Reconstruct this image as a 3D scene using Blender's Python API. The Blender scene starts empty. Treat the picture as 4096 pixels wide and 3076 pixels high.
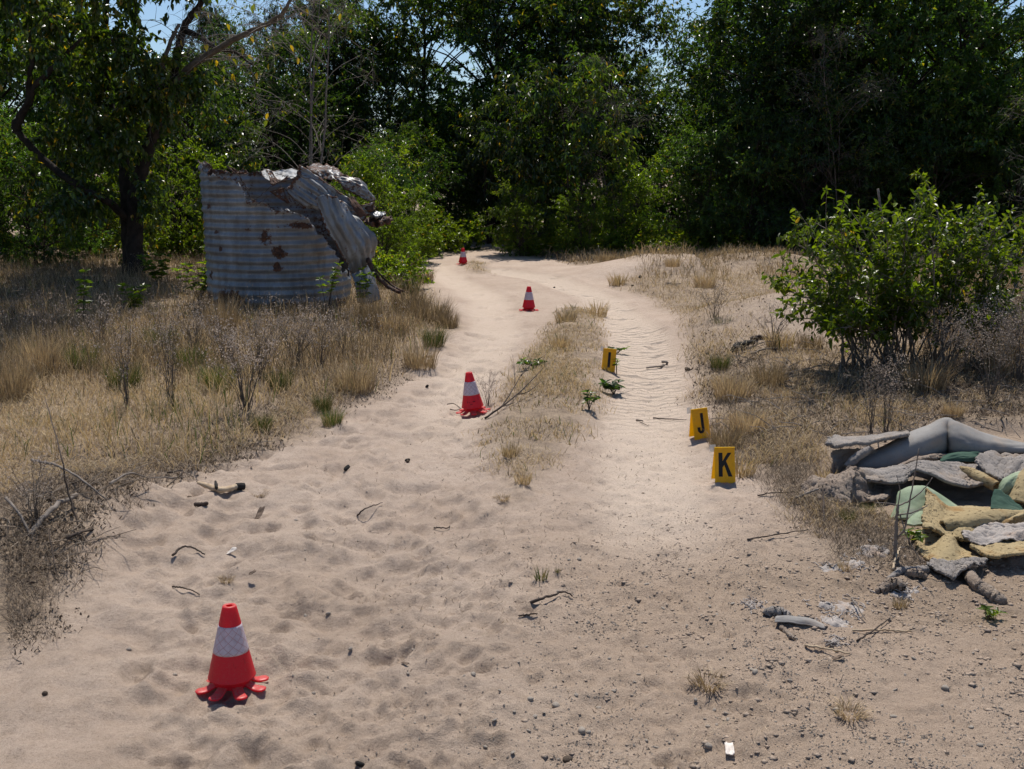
import bpy, math, random
import numpy as np
from mathutils import Vector, Matrix, Quaternion, Euler

# ---------------------------------------------------------------- camera, sky, sun, exposure
sc = bpy.context.scene
COL = sc.collection
R_ = math.radians
CAM_H, PITCH, FPX = 1.70, 11.28, 4300.0
cam_d = bpy.data.cameras.new('camera')
cam_d.sensor_width = 36.0
cam_d.lens = FPX / 4096 * 36.0
cam_d.clip_start, cam_d.clip_end = 0.05, 3000
cam = bpy.data.objects.new('camera', cam_d)
cam.location = (0, 0, CAM_H)
cam.rotation_euler = (R_(90 - PITCH), 0, 0)
COL.objects.link(cam)
sc.camera = cam

SUN_AZ, SUN_EL = 1.5, 62.0
world = bpy.data.worlds.new('World')
sc.world = world
world.use_nodes = True
wn, wl = world.node_tree.nodes, world.node_tree.links
wn.clear()
sky = wn.new('ShaderNodeTexSky')
sky.sky_type = 'NISHITA'
sky.sun_disc = False
sky.sun_elevation, sky.sun_rotation = R_(SUN_EL), R_(SUN_AZ)
sky.altitude, sky.air_density, sky.dust_density, sky.ozone_density = 50, 1.0, 0.5, 6.0
bg = wn.new('ShaderNodeBackground')
bg.inputs['Strength'].default_value = 0.10
wo = wn.new('ShaderNodeOutputWorld')
wl.new(sky.outputs[0], bg.inputs[0])
wl.new(bg.outputs[0], wo.inputs[0])

sun_d = bpy.data.lights.new('sun', 'SUN')
sun_d.energy, sun_d.angle, sun_d.color = 5.0, R_(0.53), (1.0, 0.945, 0.86)
sun = bpy.data.objects.new('sun', sun_d)
SV = Vector((math.sin(R_(SUN_AZ)) * math.cos(R_(SUN_EL)), math.cos(R_(SUN_AZ)) * math.cos(R_(SUN_EL)), math.sin(R_(SUN_EL))))
sun.rotation_euler = SV.to_track_quat('Z', 'Y').to_euler()
sun.location = (0, 0, 30)
COL.objects.link(sun)
vs = sc.view_settings
vs.view_transform, vs.look, vs.gamma, vs.use_curve_mapping = 'Standard', 'None', 1.0, False
vs.exposure = 0.12
cy = sc.cycles
cy.max_bounces, cy.diffuse_bounces, cy.glossy_bounces, cy.transmission_bounces, cy.transparent_max_bounces = 7, 3, 2, 5, 8
cy.sample_clamp_indirect = 4.0
cy.use_adaptive_sampling = True
cy.adaptive_threshold = 0.02

# ---------------------------------------------------------------- helpers
def rs(seed): return np.random.RandomState(seed)

def hsh(ix, iy, s):
    n = (ix.astype(np.int64) * 374761393 + iy.astype(np.int64) * 668265263 + s * 974634777) & 0xffffffff
    n = ((n ^ (n >> 13)) * 1274126177) & 0xffffffff
    n = ((n ^ (n >> 15)) * 2246822519) & 0xffffffff
    return ((n ^ (n >> 16)) & 0xffff) / 65535.0

def vn(x, y, s=0):
    x, y = np.asarray(x, float), np.asarray(y, float)
    ix, iy = np.floor(x), np.floor(y)
    fx, fy = x - ix, y - iy
    fx, fy = fx * fx * fx * (fx * (fx * 6 - 15) + 10), fy * fy * fy * (fy * (fy * 6 - 15) + 10)
    a, b, c, d = hsh(ix, iy, s), hsh(ix + 1, iy, s), hsh(ix, iy + 1, s), hsh(ix + 1, iy + 1, s)
    return (a + (b - a) * fx) * (1 - fy) + (c + (d - c) * fx) * fy

def fbm(x, y, s=0, o=4, g=0.5):
    t, a, n = 0, 1, 0
    for i in range(o):
        t = t + a * (vn(x * 2 ** i + 17.3 * i, y * 2 ** i - 9.1 * i, s + i) - 0.5)
        n += a; a *= g
    return t / n * 2

def sstep(a, b, x):
    t = np.clip((x - a) / (b - a), 0, 1)
    return t * t * (3 - 2 * t)

CP, SP = math.cos(R_(PITCH)), math.sin(R_(PITCH))
def ray(px, py):
    """direction of the photograph's pixel (4096 x 3076), from the camera"""
    a, b = (px - 2048) / FPX, -(py - 1538) / FPX
    return a, CP + b * SP, -SP + b * CP          # x, y, z with forward component included
def P0(px, py, z=0.0):
    x, y, w = ray(px, py)
    t = (z - CAM_H) / w
    return np.array([x * t, y * t, z])
def PD(px, py, d):
    """the point seen at a pixel, d metres ahead"""
    x, y, w = ray(px, py)
    t = d / y
    return np.array([x * t, d, CAM_H + w * t])

def norm(a):
    return a / np.maximum(np.linalg.norm(a, axis=-1, keepdims=True), 1e-9)

def to_mesh(name, V, T=None, Q=None, tint=None, smooth=True, uv=None, attrs=None):
    V = np.ascontiguousarray(V, np.float32)
    T = np.zeros((0, 3), np.int32) if T is None or len(T) == 0 else np.asarray(T, np.int32)
    Q = np.zeros((0, 4), np.int32) if Q is None or len(Q) == 0 else np.asarray(Q, np.int32)
    me = bpy.data.meshes.new(name)
    me.vertices.add(len(V)); me.vertices.foreach_set('co', V.ravel())
    li = np.concatenate([T.ravel(), Q.ravel()]).astype(np.int32)
    me.loops.add(len(li)); me.loops.foreach_set('vertex_index', li)
    st = np.concatenate([np.arange(len(T)) * 3, len(T) * 3 + np.arange(len(Q)) * 4]).astype(np.int32)
    me.polygons.add(len(st)); me.polygons.foreach_set('loop_start', st)
    me.polygons.foreach_set('use_smooth', np.full(len(st), smooth, bool))
    me.update(calc_edges=True)
    if tint is not None:
        me.attributes.new('tint', 'FLOAT', 'POINT').data.foreach_set('value', np.ascontiguousarray(tint, np.float32))
    for k, v in (attrs or {}).items():
        me.attributes.new(k, 'FLOAT', 'POINT').data.foreach_set('value', np.ascontiguousarray(v, np.float32).ravel())
    if uv is not None:
        l = me.uv_layers.new(name='UVMap')
        l.data.foreach_set('uv', np.ascontiguousarray(uv[li], np.float32).ravel())
    return me

class MB:
    def __init__(s): s.V, s.T, s.Q, s.C, s.U, s.n = [], [], [], [], [], 0
    def add(s, V, T=None, Q=None, tint=0.5, uv=None):
        V = np.asarray(V, float)
        s.V.append(V)
        if T is not None and len(T): s.T.append(np.asarray(T) + s.n)
        if Q is not None and len(Q): s.Q.append(np.asarray(Q) + s.n)
        s.C.append(np.broadcast_to(np.asarray(tint, float), (len(V),)))
        s.U.append(np.zeros((len(V), 2)) if uv is None else uv)
        s.n += len(V)
        return s
    def mesh(s, name, origin=(0, 0, 0), smooth=True, uv=False):
        V = np.concatenate(s.V) - np.asarray(origin, float)
        return to_mesh(name, V, np.concatenate(s.T) if s.T else None, np.concatenate(s.Q) if s.Q else None,
                       np.concatenate(s.C), smooth, np.concatenate(s.U) if uv else None)
    def build(s, name, mat, parent=None, origin=None, smooth=True, uv=False):
        o = parent.location if origin is None and parent is not None else (origin if origin is not None else (0, 0, 0))
        me = s.mesh(name, tuple(o), smooth, uv)
        return link(name, me, mat, parent)

def link(name, me, mat=None, parent=None, loc=None, rot=None, scale=None):
    if mat is not None and len(me.materials) == 0: me.materials.append(mat)
    o = bpy.data.objects.new(name, me)
    COL.objects.link(o)
    if parent is not None: o.parent = parent
    if loc is not None: o.location = loc
    if rot is not None: o.rotation_euler = rot
    if scale is not None: o.scale = scale if hasattr(scale, '__len__') else (scale,) * 3
    return o

def tag(o, label=None, cat=None, group=None, kind=None):
    if label: o['label'] = label
    if cat: o['category'] = cat
    if group: o['group'] = group
    if kind: o['kind'] = kind
    return o

def thing(name, label, cat, loc=(0, 0, 0), rot=(0, 0, 0), group=None):
    o = bpy.data.objects.new(name, None)
    COL.objects.link(o)
    o.empty_display_size = 0.1
    o.location, o.rotation_euler = tuple(loc), rot
    return tag(o, label, cat, group)

def copy_tree(o, parent=None):
    c = o.copy(); COL.objects.link(c)
    if parent is not None: c.parent = parent
    for ch in list(o.children): copy_tree(ch, c)
    return c

def frames(pts):
    d = norm(np.gradient(pts, axis=0))
    up = np.array([0, 0, 1.0]) if abs(d[0, 2]) < 0.9 else np.array([1.0, 0, 0])
    u = np.zeros_like(pts)
    p = up
    for i in range(len(pts)):
        p = p - d[i] * np.dot(p, d[i]); p = p / (np.linalg.norm(p) + 1e-9)
        u[i] = p
    return d, u, np.cross(d, u)

def tube(mb, pts, rad, sides=6, tint=0.5, cap=True, wob=0.0, rng=None, flat=1.0):
    pts = np.asarray(pts, float); n = len(pts)
    rad = np.broadcast_to(np.asarray(rad, float), (n,))
    d, u, w = frames(pts)
    a = np.linspace(0, 2 * np.pi, sides, endpoint=False)
    rr = rad[:, None] * (1 + (wob * (rng.rand(n, sides) - .5) * 2 if wob else 0)) * np.ones((1, sides))
    V = pts[:, None] + (u[:, None] * np.cos(a)[None, :, None] * flat + w[:, None] * np.sin(a)[None, :, None]) * rr[..., None]
    i = np.arange(n - 1)[:, None] * sides; j = np.arange(sides)[None]
    k = (j + 1) % sides
    Q = np.stack([i + j, i + k, i + k + sides, i + j + sides], -1).reshape(-1, 4)
    uu = np.stack([np.broadcast_to(a / 6.283, (n, sides)), np.broadcast_to(np.linspace(0, 1, n)[:, None], (n, sides))], -1).reshape(-1, 2)
    V = V.reshape(-1, 3); T = None
    if cap:
        V = np.concatenate([V, pts[:1], pts[-1:]])
        uu = np.concatenate([uu, [[0, 0]], [[0, 1]]])
        j = np.arange(sides); k = (j + 1) % sides; b = (n - 1) * sides
        T = np.concatenate([np.stack([k, j, np.full(sides, n * sides)], -1), np.stack([b + j, b + k, np.full(sides, n * sides + 1)], -1)])
    mb.add(V, T, Q, tint, uu)

def curve(p, n):
    """Catmull-Rom through control points"""
    p = np.asarray(p, float)
    return cr_eval1(p, np.linspace(0, 1, n))

def cr_w(t):
    return np.stack([-.5 * t + t * t - .5 * t ** 3, 1 - 2.5 * t * t + 1.5 * t ** 3, .5 * t + 2 * t * t - 1.5 * t ** 3, -.5 * t * t + .5 * t ** 3], -1)
def cr_idx(n, u):
    x = np.clip(u, 0, 1) * (n - 1)
    i = np.clip(np.floor(x).astype(int), 0, n - 2)
    return i, cr_w(x - i)
def pad(p):
    return np.concatenate([[2 * p[0] - p[1]], p, [2 * p[-1] - p[-2]]])
def cr_eval1(p, u):
    i, w = cr_idx(len(p), u); q = pad(p)
    return sum(q[i + k] * w[..., k, None] for k in range(4))
def cr_eval2(c, U, V):
    c = np.asarray(c, float)
    m, n = c.shape[:2]
    q = pad(c); q = np.swapaxes(pad(np.swapaxes(q, 0, 1)), 0, 1)
    i, wi = cr_idx(m, U); j, wj = cr_idx(n, V)
    r = 0
    for a in range(4):
        for b in range(4):
            r = r + q[i + a, j + b] * (wi[..., a] * wj[..., b])[..., None]
    return r

def sheet(ctrl, nu=28, nv=40, thick=0.006, amp=0.0, freq=4.0, rag=0.0, corr=None, seed=0, crease=0.0, mb=None, tint=0.5, fine=0.0):
    """a sheet of cloth, foam or metal with real thickness: ctrl[rows][cols] of points"""
    mb = mb or MB()
    uu, vv = np.meshgrid(np.linspace(0, 1, nu), np.linspace(0, 1, nv), indexing='ij')
    if rag:
        e1 = rag * (fbm(vv * 9, uu * 2, seed + 5, 4)); e2 = rag * (fbm(uu * 9, vv * 2, seed + 9, 4))
        U = np.clip(.5 + (uu - .5) * (1 - np.abs(e1) * (np.abs(uu - .5) * 2) ** 3), 0, 1)
        Vv = np.clip(.5 + (vv - .5) * (1 - np.abs(e2) * (np.abs(vv - .5) * 2) ** 3), 0, 1)
    else: U, Vv = uu, vv
    S = cr_eval2(ctrl, U, Vv)
    def nrm(S):
        return norm(np.cross(np.gradient(S, axis=0), np.gradient(S, axis=1)))
    N = nrm(S)
    h = amp * fbm(uu * freq, vv * freq, seed, 4) if amp else 0
    if crease: h = h - crease * (np.abs(fbm(uu * 2.3, vv * 3.1, seed + 40, 2)) + .6 * np.abs(fbm(uu * 5 + vv * 3, vv * 4, seed + 41, 2)))
    if fine: h = h + fine * (rs(seed).rand(nu, nv) - .5)
    if corr: h = h + corr[0] * np.sin(2 * np.pi * corr[1] * (vv if corr[2] == 'v' else uu))
    S = S + N * np.asarray(h)[..., None] if np.ndim(h) else S
    N = nrm(S)
    B = S - N * thick
    n = nu * nv
    i, j = np.meshgrid(np.arange(nu - 1), np.arange(nv - 1), indexing='ij')
    f = np.stack([i * nv + j, (i + 1) * nv + j, (i + 1) * nv + j + 1, i * nv + j + 1], -1).reshape(-1, 4)
    g = f[:, ::-1] + n
    per = np.concatenate([np.arange(nv), np.arange(1, nu) * nv + nv - 1, (nu - 1) * nv + np.arange(nv - 2, -1, -1), np.arange(nu - 2, 0, -1) * nv])
    p2 = np.roll(per, -1)
    rim = np.stack([per, p2, p2 + n, per + n], -1)
    uv = np.stack([uu, vv], -1).reshape(-1, 2)
    mb.add(np.concatenate([S.reshape(-1, 3), B.reshape(-1, 3)]), None, np.concatenate([f, g, rim]), tint, np.concatenate([uv, uv]))
    return mb

# ---------------------------------------------------------------- materials
def nt(m):
    m.use_nodes = True
    n, l = m.node_tree.nodes, m.node_tree.links
    n.clear()
    return n, l
def ramp(n, stops, interp='LINEAR'):
    r = n.new('ShaderNodeValToRGB'); r.color_ramp.interpolation = interp
    e = r.color_ramp.elements
    while len(e) < len(stops): e.new(0.5)
    for k, (p, c) in enumerate(stops):
        e[k].position = p; e[k].color = (*c, 1) if len(c) == 3 else c
    return r
def noise(n, l, vec, scale, detail=4, rough=.55, dist=0.0):
    t = n.new('ShaderNodeTexNoise')
    t.inputs['Scale'].default_value, t.inputs['Detail'].default_value, t.inputs['Roughness'].default_value = scale, detail, rough
    t.inputs['Distortion'].default_value = dist
    if vec is not None: l.new(vec, t.inputs['Vector'])
    return t
def mixc(n, l, fac, a, b, mode='MIX'):
    m = n.new('ShaderNodeMix'); m.data_type = 'RGBA'; m.blend_type = mode
    for s, v in ((m.inputs[0], fac), (m.inputs[6], a), (m.inputs[7], b)):
        if hasattr(v, 'links'): l.new(v, s)
        elif isinstance(v, (int, float)): s.default_value = v
        else: s.default_value = (*v, 1)
    return m.outputs[2]
def math_(n, l, op, a, b=None, c=None, clamp=False):
    m = n.new('ShaderNodeMath'); m.operation = op; m.use_clamp = clamp
    for k, v in enumerate((a, b, c)):
        if v is None: continue
        if hasattr(v, 'links'): l.new(v, m.inputs[k])
        else: m.inputs[k].default_value = v
    return m.outputs[0]
def attr(n, name):
    a = n.new('ShaderNodeAttribute'); a.attribute_name = name
    return a.outputs['Fac']
def bump(n, l, h, strength=.5, dist=.01, prev=None):
    b = n.new('ShaderNodeBump'); b.inputs['Strength'].default_value = strength; b.inputs['Distance'].default_value = dist
    l.new(h, b.inputs['Height'])
    if prev is not None: l.new(prev, b.inputs['Normal'])
    return b.outputs[0]
def princ(n, l, col, rough=.6, spec=.5, metal=0.0, normal=None, out=True):
    p = n.new('ShaderNodeBsdfPrincipled')
    for nm, v in (('Base Color', col), ('Roughness', rough), ('Specular IOR Level', spec), ('Metallic', metal)):
        s = p.inputs[nm]
        if hasattr(v, 'links'): l.new(v, s)
        elif isinstance(v, (int, float)): s.default_value = v
        else: s.default_value = (*v, 1)
    if normal is not None: l.new(normal, p.inputs['Normal'])
    if out:
        o = n.new('ShaderNodeOutputMaterial'); l.new(p.outputs[0], o.inputs[0])
    return p

def leaf_material(name, stops, trans=.42, rough=.34, tcol=None, spec=.5, hue=0.12):
    m = bpy.data.materials.new(name); n, l = nt(m)
    r = ramp(n, stops); l.new(attr(n, 'tint'), r.inputs[0])
    oi = n.new('ShaderNodeObjectInfo')
    hs = n.new('ShaderNodeHueSaturation'); l.new(r.outputs[0], hs.inputs['Color'])
    l.new(math_(n, l, 'MULTIPLY_ADD', oi.outputs['Random'], .7, .65), hs.inputs['Value'])
    p = princ(n, l, hs.outputs[0], rough, spec, out=False)
    t = n.new('ShaderNodeBsdfTranslucent')
    tc = mixc(n, l, 1.0, hs.outputs[0], tcol or (1.6, 1.7, .55), 'MULTIPLY')
    l.new(tc, t.inputs[0])
    mx = n.new('ShaderNodeMixShader'); mx.inputs[0].default_value = trans
    l.new(p.outputs[0], mx.inputs[1]); l.new(t.outputs[0], mx.inputs[2])
    o = n.new('ShaderNodeOutputMaterial'); l.new(mx.outputs[0], o.inputs[0])
    return m

def simple(name, a, b, scale=20, rough=.8, spec=.3, bs=.4, bd=.01, metal=0.0, obj=True, detail=5, bscale=None):
    m = bpy.data.materials.new(name); n, l = nt(m)
    tc = n.new('ShaderNodeTexCoord'); v = tc.outputs['Object']
    t = noise(n, l, v, scale, detail)
    r = ramp(n, [(.32, a), (.68, b)]); l.new(t.outputs[0], r.inputs[0])
    t2 = noise(n, l, v, bscale or scale * 3, 5, .65)
    princ(n, l, r.outputs[0], rough, spec, metal, bump(n, l, t2.outputs[0], bs, bd))
    return m

M = {}
G = {'dk': (.012, .030, .007), 'md': (.030, .062, .014), 'lt': (.070, .115, .022), 'yl': (.22, .19, .03)}
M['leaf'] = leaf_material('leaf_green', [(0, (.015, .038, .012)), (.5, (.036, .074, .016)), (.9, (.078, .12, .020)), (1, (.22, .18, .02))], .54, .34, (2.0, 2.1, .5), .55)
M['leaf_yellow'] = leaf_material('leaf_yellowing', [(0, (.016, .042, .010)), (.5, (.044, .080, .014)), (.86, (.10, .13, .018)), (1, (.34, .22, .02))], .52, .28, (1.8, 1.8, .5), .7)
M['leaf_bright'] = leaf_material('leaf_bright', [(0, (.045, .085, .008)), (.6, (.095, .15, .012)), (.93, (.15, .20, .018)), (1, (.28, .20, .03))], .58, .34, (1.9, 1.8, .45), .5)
M['leaf_fine'] = leaf_material('leaf_feathery', [(0, (.018, .035, .016)), (.6, (.032, .052, .02)), (1, (.055, .07, .024))], .38, .5, spec=.3)
M['grass'] = leaf_material('grass_blades', [(0, (.10, .075, .042)), (.3, (.28, .205, .125)), (.62, (.56, .43, .265)), (.8, (.40, .29, .14)), (.88, (.10, .12, .03)), (1, (.07, .11, .02))], .3, .6, (1.1, 1.05, .85), spec=.2)
M['litter'] = leaf_material('dry_litter', [(0, (.07, .052, .038)), (.35, (.17, .125, .09)), (.7, (.30, .225, .155)), (1, (.48, .38, .26))], .08, .7, (1, 1, .9), spec=.2)
M['bark'] = simple('bark_dark', (.016, .013, .010), (.045, .035, .028), 9, .9, .2, .8, .03)
M['bark_pale'] = simple('bark_pale', (.07, .057, .045), (.15, .125, .10), 12, .85, .25, .6, .02)
M['twig_grey'] = simple('twig_grey', (.11, .09, .075), (.23, .195, .165), 30, .8, .3, .4, .004)
M['twig_dark'] = simple('twig_dark', (.030, .022, .018), (.085, .062, .048), 30, .85, .25, .4, .004)
M['stone'] = simple('stone_grey', (.20, .168, .138), (.38, .33, .275), 60, .85, .3, .5, .003)
M['wood'] = simple('bleached_wood', (.30, .21, .13), (.52, .41, .28), 25, .8, .25, .6, .004)
M['charcoal'] = simple('charcoal', (.012, .011, .011), (.04, .036, .032), 40, .9, .2, .8, .004)
# ---------------------------------------------------------------- the ground
def px_poly(pts): return np.array([P0(x, y)[:2] for x, y in pts])
LEFT = px_poly([(-900, 2650), (0, 2620), (170, 2520), (300, 2330), (430, 2130), (640, 1990), (860, 1900), (1110, 1800), (1350, 1690), (1560, 1570), (1720, 1450), (1770, 1370), (1850, 1310), (1800, 1240), (1720, 1150), (1680, 1080), (1640, 1030), (1640, 1000)])
LEFT = np.concatenate([LEFT, [[-2.4, 26], [-60, 26], [-60, 3]]])
RIGHT = px_poly([(4500, 2330), (4096, 2320), (3760, 2330), (3560, 2290), (3330, 2230), (3180, 2130), (3080, 1990), (2960, 1870), (2860, 1740), (2770, 1600), (2740, 1480), (2730, 1370), (2690, 1270), (2600, 1200), (2500, 1165), (2450, 1140), (2560, 1110), (2480, 1080), (2300, 1065), (2120, 1025), (2010, 1005)])
RIGHT = np.concatenate([RIGHT, [[-.1, 26], [60, 26], [60, 3]]])
MID = px_poly([(2250, 1230), (2390, 1255), (2420, 1330), (2440, 1460), (2420, 1560), (2370, 1680), (2290, 1790), (2190, 1870), (2120, 2000), (2040, 2010), (1980, 1880), (1900, 1720), (1960, 1600), (2040, 1490), (2130, 1370)])
ISLE = px_poly([(1830, 1060), (1900, 1035), (1960, 1065), (1960, 1092), (1880, 1095)])

def sdist(poly, x, y):
    """signed distance, positive inside"""
    best = np.full(x.shape, 1e9); ins = np.zeros(x.shape, bool)
    n = len(poly)
    for i in range(n):
        ax, ay = poly[i]; bx, by = poly[(i + 1) % n]
        ex, ey = bx - ax, by - ay
        t = np.clip(((x - ax) * ex + (y - ay) * ey) / (ex * ex + ey * ey + 1e-12), 0, 1)
        best = np.minimum(best, (x - ax - t * ex) ** 2 + (y - ay - t * ey) ** 2)
        c = ((ay > y) != (by > y)) & (x < ex * (y - ay) / (ey if abs(ey) > 1e-9 else 1e-9) + ax)
        ins ^= c
    d = np.sqrt(best)
    return np.where(ins, d, -d)

def gaxis():
    x = list(np.arange(0, 1.7, .0125)); v, s = x[-1], .0125
    while v < 13: s *= 1.0105; v += s; x.append(v)
    while v < 900: s *= 1.35; v += s; x.append(v)
    x = np.array(x); return np.concatenate([-x[:0:-1], x])
def gaxis_y():
    y = [2.3]; s = .0095
    while y[-1] < 27: y.append(y[-1] + s); s *= 1.0042
    while y[-1] < 1500: s *= 1.3; y.append(y[-1] + s)
    lo = [2.3]; s = .0095
    while lo[-1] > -60: s *= 1.35; lo.append(lo[-1] - s)
    return np.array(lo[:0:-1] + y)
GX, GY = gaxis(), gaxis_y()
XX, YY = np.meshgrid(GX, GY)
near = (GY > 1.5) & (GY < 28)
sdL, sdR, sdM, sdI = (np.full(XX.shape, -5.0) for _ in range(4))
for A, poly in ((sdL, LEFT), (sdR, RIGHT), (sdM, MID), (sdI, ISLE)):
    A[near] = sdist(poly, XX[near], YY[near])
far = YY >= 26
wob = .12 * fbm(XX * 1.6, YY * 1.6, 3, 4)
vegL, vegR, vegM, vegI = (sstep(-.12, .22, A + wob * w) for A, w in ((sdL, 1), (sdR, 1.2), (sdM, .9), (sdI, 1)))
HEAP = px_poly([(3230, 1960), (3330, 1800), (3500, 1745), (3800, 1700), (4400, 1740), (4500, 2340), (3900, 2310), (3690, 2275), (3630, 2180), (3560, 2090), (3380, 2050)])
sdH = np.full(XX.shape, -5.0); sdH[near] = sdist(HEAP, XX[near], YY[near])
heap = sstep(-.10, .10, sdH + .3 * wob)
vegR = vegR * (1 - heap)
_b = P0(3200, 1370); BARE = np.exp(-(((XX - _b[0]) / .95) ** 2 + ((YY - _b[1]) / .9) ** 2))
_b2 = P0(2560, 1100); BARE = np.maximum(BARE, np.exp(-(((XX - _b2[0]) / 1.5) ** 2 + ((YY - _b2[1]) / .7) ** 2)))
vegR = vegR * (1 - .62 * np.clip(BARE * 1.2, 0, 1))
VEG = np.maximum.reduce([vegL, vegR, vegM, vegI])
VEG[far] = 1
Z = .035 * fbm(XX * .45, YY * .45, 11, 3)
Z += .05 * sstep(0, .9, sdL) * (YY < 26) + .06 * sstep(-.1, .5, sdR) * (YY < 26) * (1 - heap) - .015 * heap + .05 * sstep(-.1, .35, sdM) + .03 * sstep(-.1, .2, sdI)
def hump(px, py, h, rx, ry, p=2.0):
    c = P0(px, py)
    q = np.sqrt(((XX - c[0]) / rx) ** 2 + ((YY - c[1]) / ry) ** 2)
    return h * np.exp(-q ** p)
Z += hump(3270, 1320, .36, 1.25, 1.1) + hump(3050, 1075, .22, 1.0, .9, 3)
Z += hump(150, 2180, .20, .38, .75) + hump(560, 1990, .06, .5, .4) - hump(3800, 2400, .03, .6, .3)
_e = P0(2815, 1108); _l = P0(2240, 1085)
Z += .24 * np.exp(-((YY - _e[1] - .55) / .95) ** 4) * sstep(_l[0] - .3, _l[0] + 1.5, XX) * (1 - sstep(_e[0] - .06 + .15 * fbm(YY * 2, YY * 0, 14, 3), _e[0] + .06 + .15 * fbm(YY * 2, YY * 0, 14, 3), XX))
# wheel tracks (broad, shallow)
def track(pts, w, dep):
    p = np.array([P0(a, b)[:2] for a, b in pts]); d = np.full(XX.shape, 9.0)
    for i in range(len(p) - 1):
        e = p[i + 1] - p[i]
        t = np.clip(((XX - p[i, 0]) * e[0] + (YY - p[i, 1]) * e[1]) / (e @ e), 0, 1)
        d = np.minimum(d, np.hypot(XX - p[i, 0] - t * e[0], YY - p[i, 1] - t * e[1]))
    return d
tr_r = track([(2560, 3300), (2620, 2500), (2620, 2050), (2580, 1750), (2590, 1500), (2540, 1350), (2400, 1190), (2180, 1110), (1980, 1080)], .3, 0)
tr_l = track([(1150, 3300), (1350, 2500), (1600, 2050), (1760, 1750), (1880, 1500), (1980, 1330), (1960, 1200), (1800, 1110), (1720, 1060)], .3, 0)
Z -= .045 * np.exp(-(tr_r / .34) ** 2) + .045 * np.exp(-(tr_l / .36) ** 2)
RUT = np.maximum(np.exp(-(tr_r / .30) ** 4) * sstep(4.2, 5.6, YY), .7 * np.exp(-(tr_l / .28) ** 4) * sstep(6.0, 8.0, YY))
Z += (.016 * np.exp(-((tr_r - .40) / .08) ** 2) + .012 * np.exp(-((tr_l - .40) / .08) ** 2)) * sstep(3.6, 5.2, YY)
TREAD = np.exp(-(tr_r / .3) ** 4) * sstep(6.5, 8.5, YY)
sand = (1 - VEG) * (YY < 27) * (YY > 1.5)
# trampled sand: medium undulation and footprints
rough_l = sstep(.1, -.9, XX + .12 * (YY - 3)) * sstep(9, 5.5, YY)
chop = fbm(XX * 5.2, YY * 5.2, 21, 3)
Z += sand * (.010 + .020 * rough_l) * sstep(14, 6, YY) * chop
rb = fbm(XX * 4.4 + .3 * YY, YY * 3.4, 23, 2)
Z += sand * (.003 + .020 * rough_l) * (np.abs(rb) - .3) * sstep(10, 5, YY)
r = rs(5)
DZ = np.zeros_like(Z)
def tread_dent(cx, cy, a, b, ang, dep):
    # trodden hollows: where two meet a crisp ridge is left
    R = max(a, b) * 1.9
    i0, i1 = np.searchsorted(GY, [cy - R, cy + R]); j0, j1 = np.searchsorted(GX, [cx - R, cx + R])
    if i1 <= i0 or j1 <= j0: return
    dx, dy = XX[i0:i1, j0:j1] - cx, YY[i0:i1, j0:j1] - cy
    u, v = dx * math.cos(ang) + dy * math.sin(ang), -dx * math.sin(ang) + dy * math.cos(ang)
    q = np.sqrt((u / a) ** 2 + (v / b) ** 2) * (1 + .35 * fbm(dx * 9 + cx * 7, dy * 9 + cy * 7, 31, 2))
    DZ[i0:i1, j0:j1] = np.minimum(DZ[i0:i1, j0:j1], dep * (np.minimum(q, 1.6) ** 2 / 1.4 - 1) * (q < 1.5))
def dent(cx, cy, a, b, ang, dep, rim=.35):
    R = max(a, b) * 2.4
    i0, i1 = np.searchsorted(GY, [cy - R, cy + R]); j0, j1 = np.searchsorted(GX, [cx - R, cx + R])
    if i1 <= i0 or j1 <= j0: return
    dx, dy = XX[i0:i1, j0:j1] - cx, YY[i0:i1, j0:j1] - cy
    u, v = dx * math.cos(ang) + dy * math.sin(ang), -dx * math.sin(ang) + dy * math.cos(ang)
    q = np.sqrt((u / a) ** 2 + (v / b) ** 2)
    q = q * (1 + .25 * fbm(dx * 12 + cx * 7, dy * 12 + cy * 7, 31, 2))
    Z[i0:i1, j0:j1] += dep * (-np.exp(-q ** 3) + rim * np.exp(-((q - 1.35) / .35) ** 2)) * np.clip(sand[i0:i1, j0:j1] * 1.4, 0, 1)
for k in range(950):
    y = 2.4 + 9 * r.rand() ** 1.6
    x = (-.62 + 1.0 * r.rand()) * (y * .62)
    w = .85 if x < -.02 * y else .36
    tread_dent(x, y, r.uniform(.06, .14), r.uniform(.05, .10), r.uniform(0, 3.1), w * r.uniform(.030, .066))
for k in range(2600):
    y = 2.4 + 5.5 * r.rand() ** 1.4; x = (-.60 + 1.15 * r.rand()) * (y * .62)
    dent(x, y, r.uniform(.022, .05), r.uniform(.02, .04), r.uniform(0, 3.1), r.uniform(.004, .012) * (1 if x < .02 * y else .6), r.uniform(.2, .9))
for k in range(260):
    y = r.uniform(8, 19); x = P0(r.uniform(1500, 2800), 1538)[0] / 9 * y
    dent(x, y, r.uniform(.07, .14), r.uniform(.05, .1), r.uniform(0, 3.1), r.uniform(.006, .02), .4)
DZs = DZ.copy(); DZs[1:-1, 1:-1] = (DZ[1:-1, 1:-1] * 2 + DZ[:-2, 1:-1] + DZ[2:, 1:-1] + DZ[1:-1, :-2] + DZ[1:-1, 2:]) / 6
Z += DZs * np.clip(sand * 1.4, 0, 1)
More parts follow.
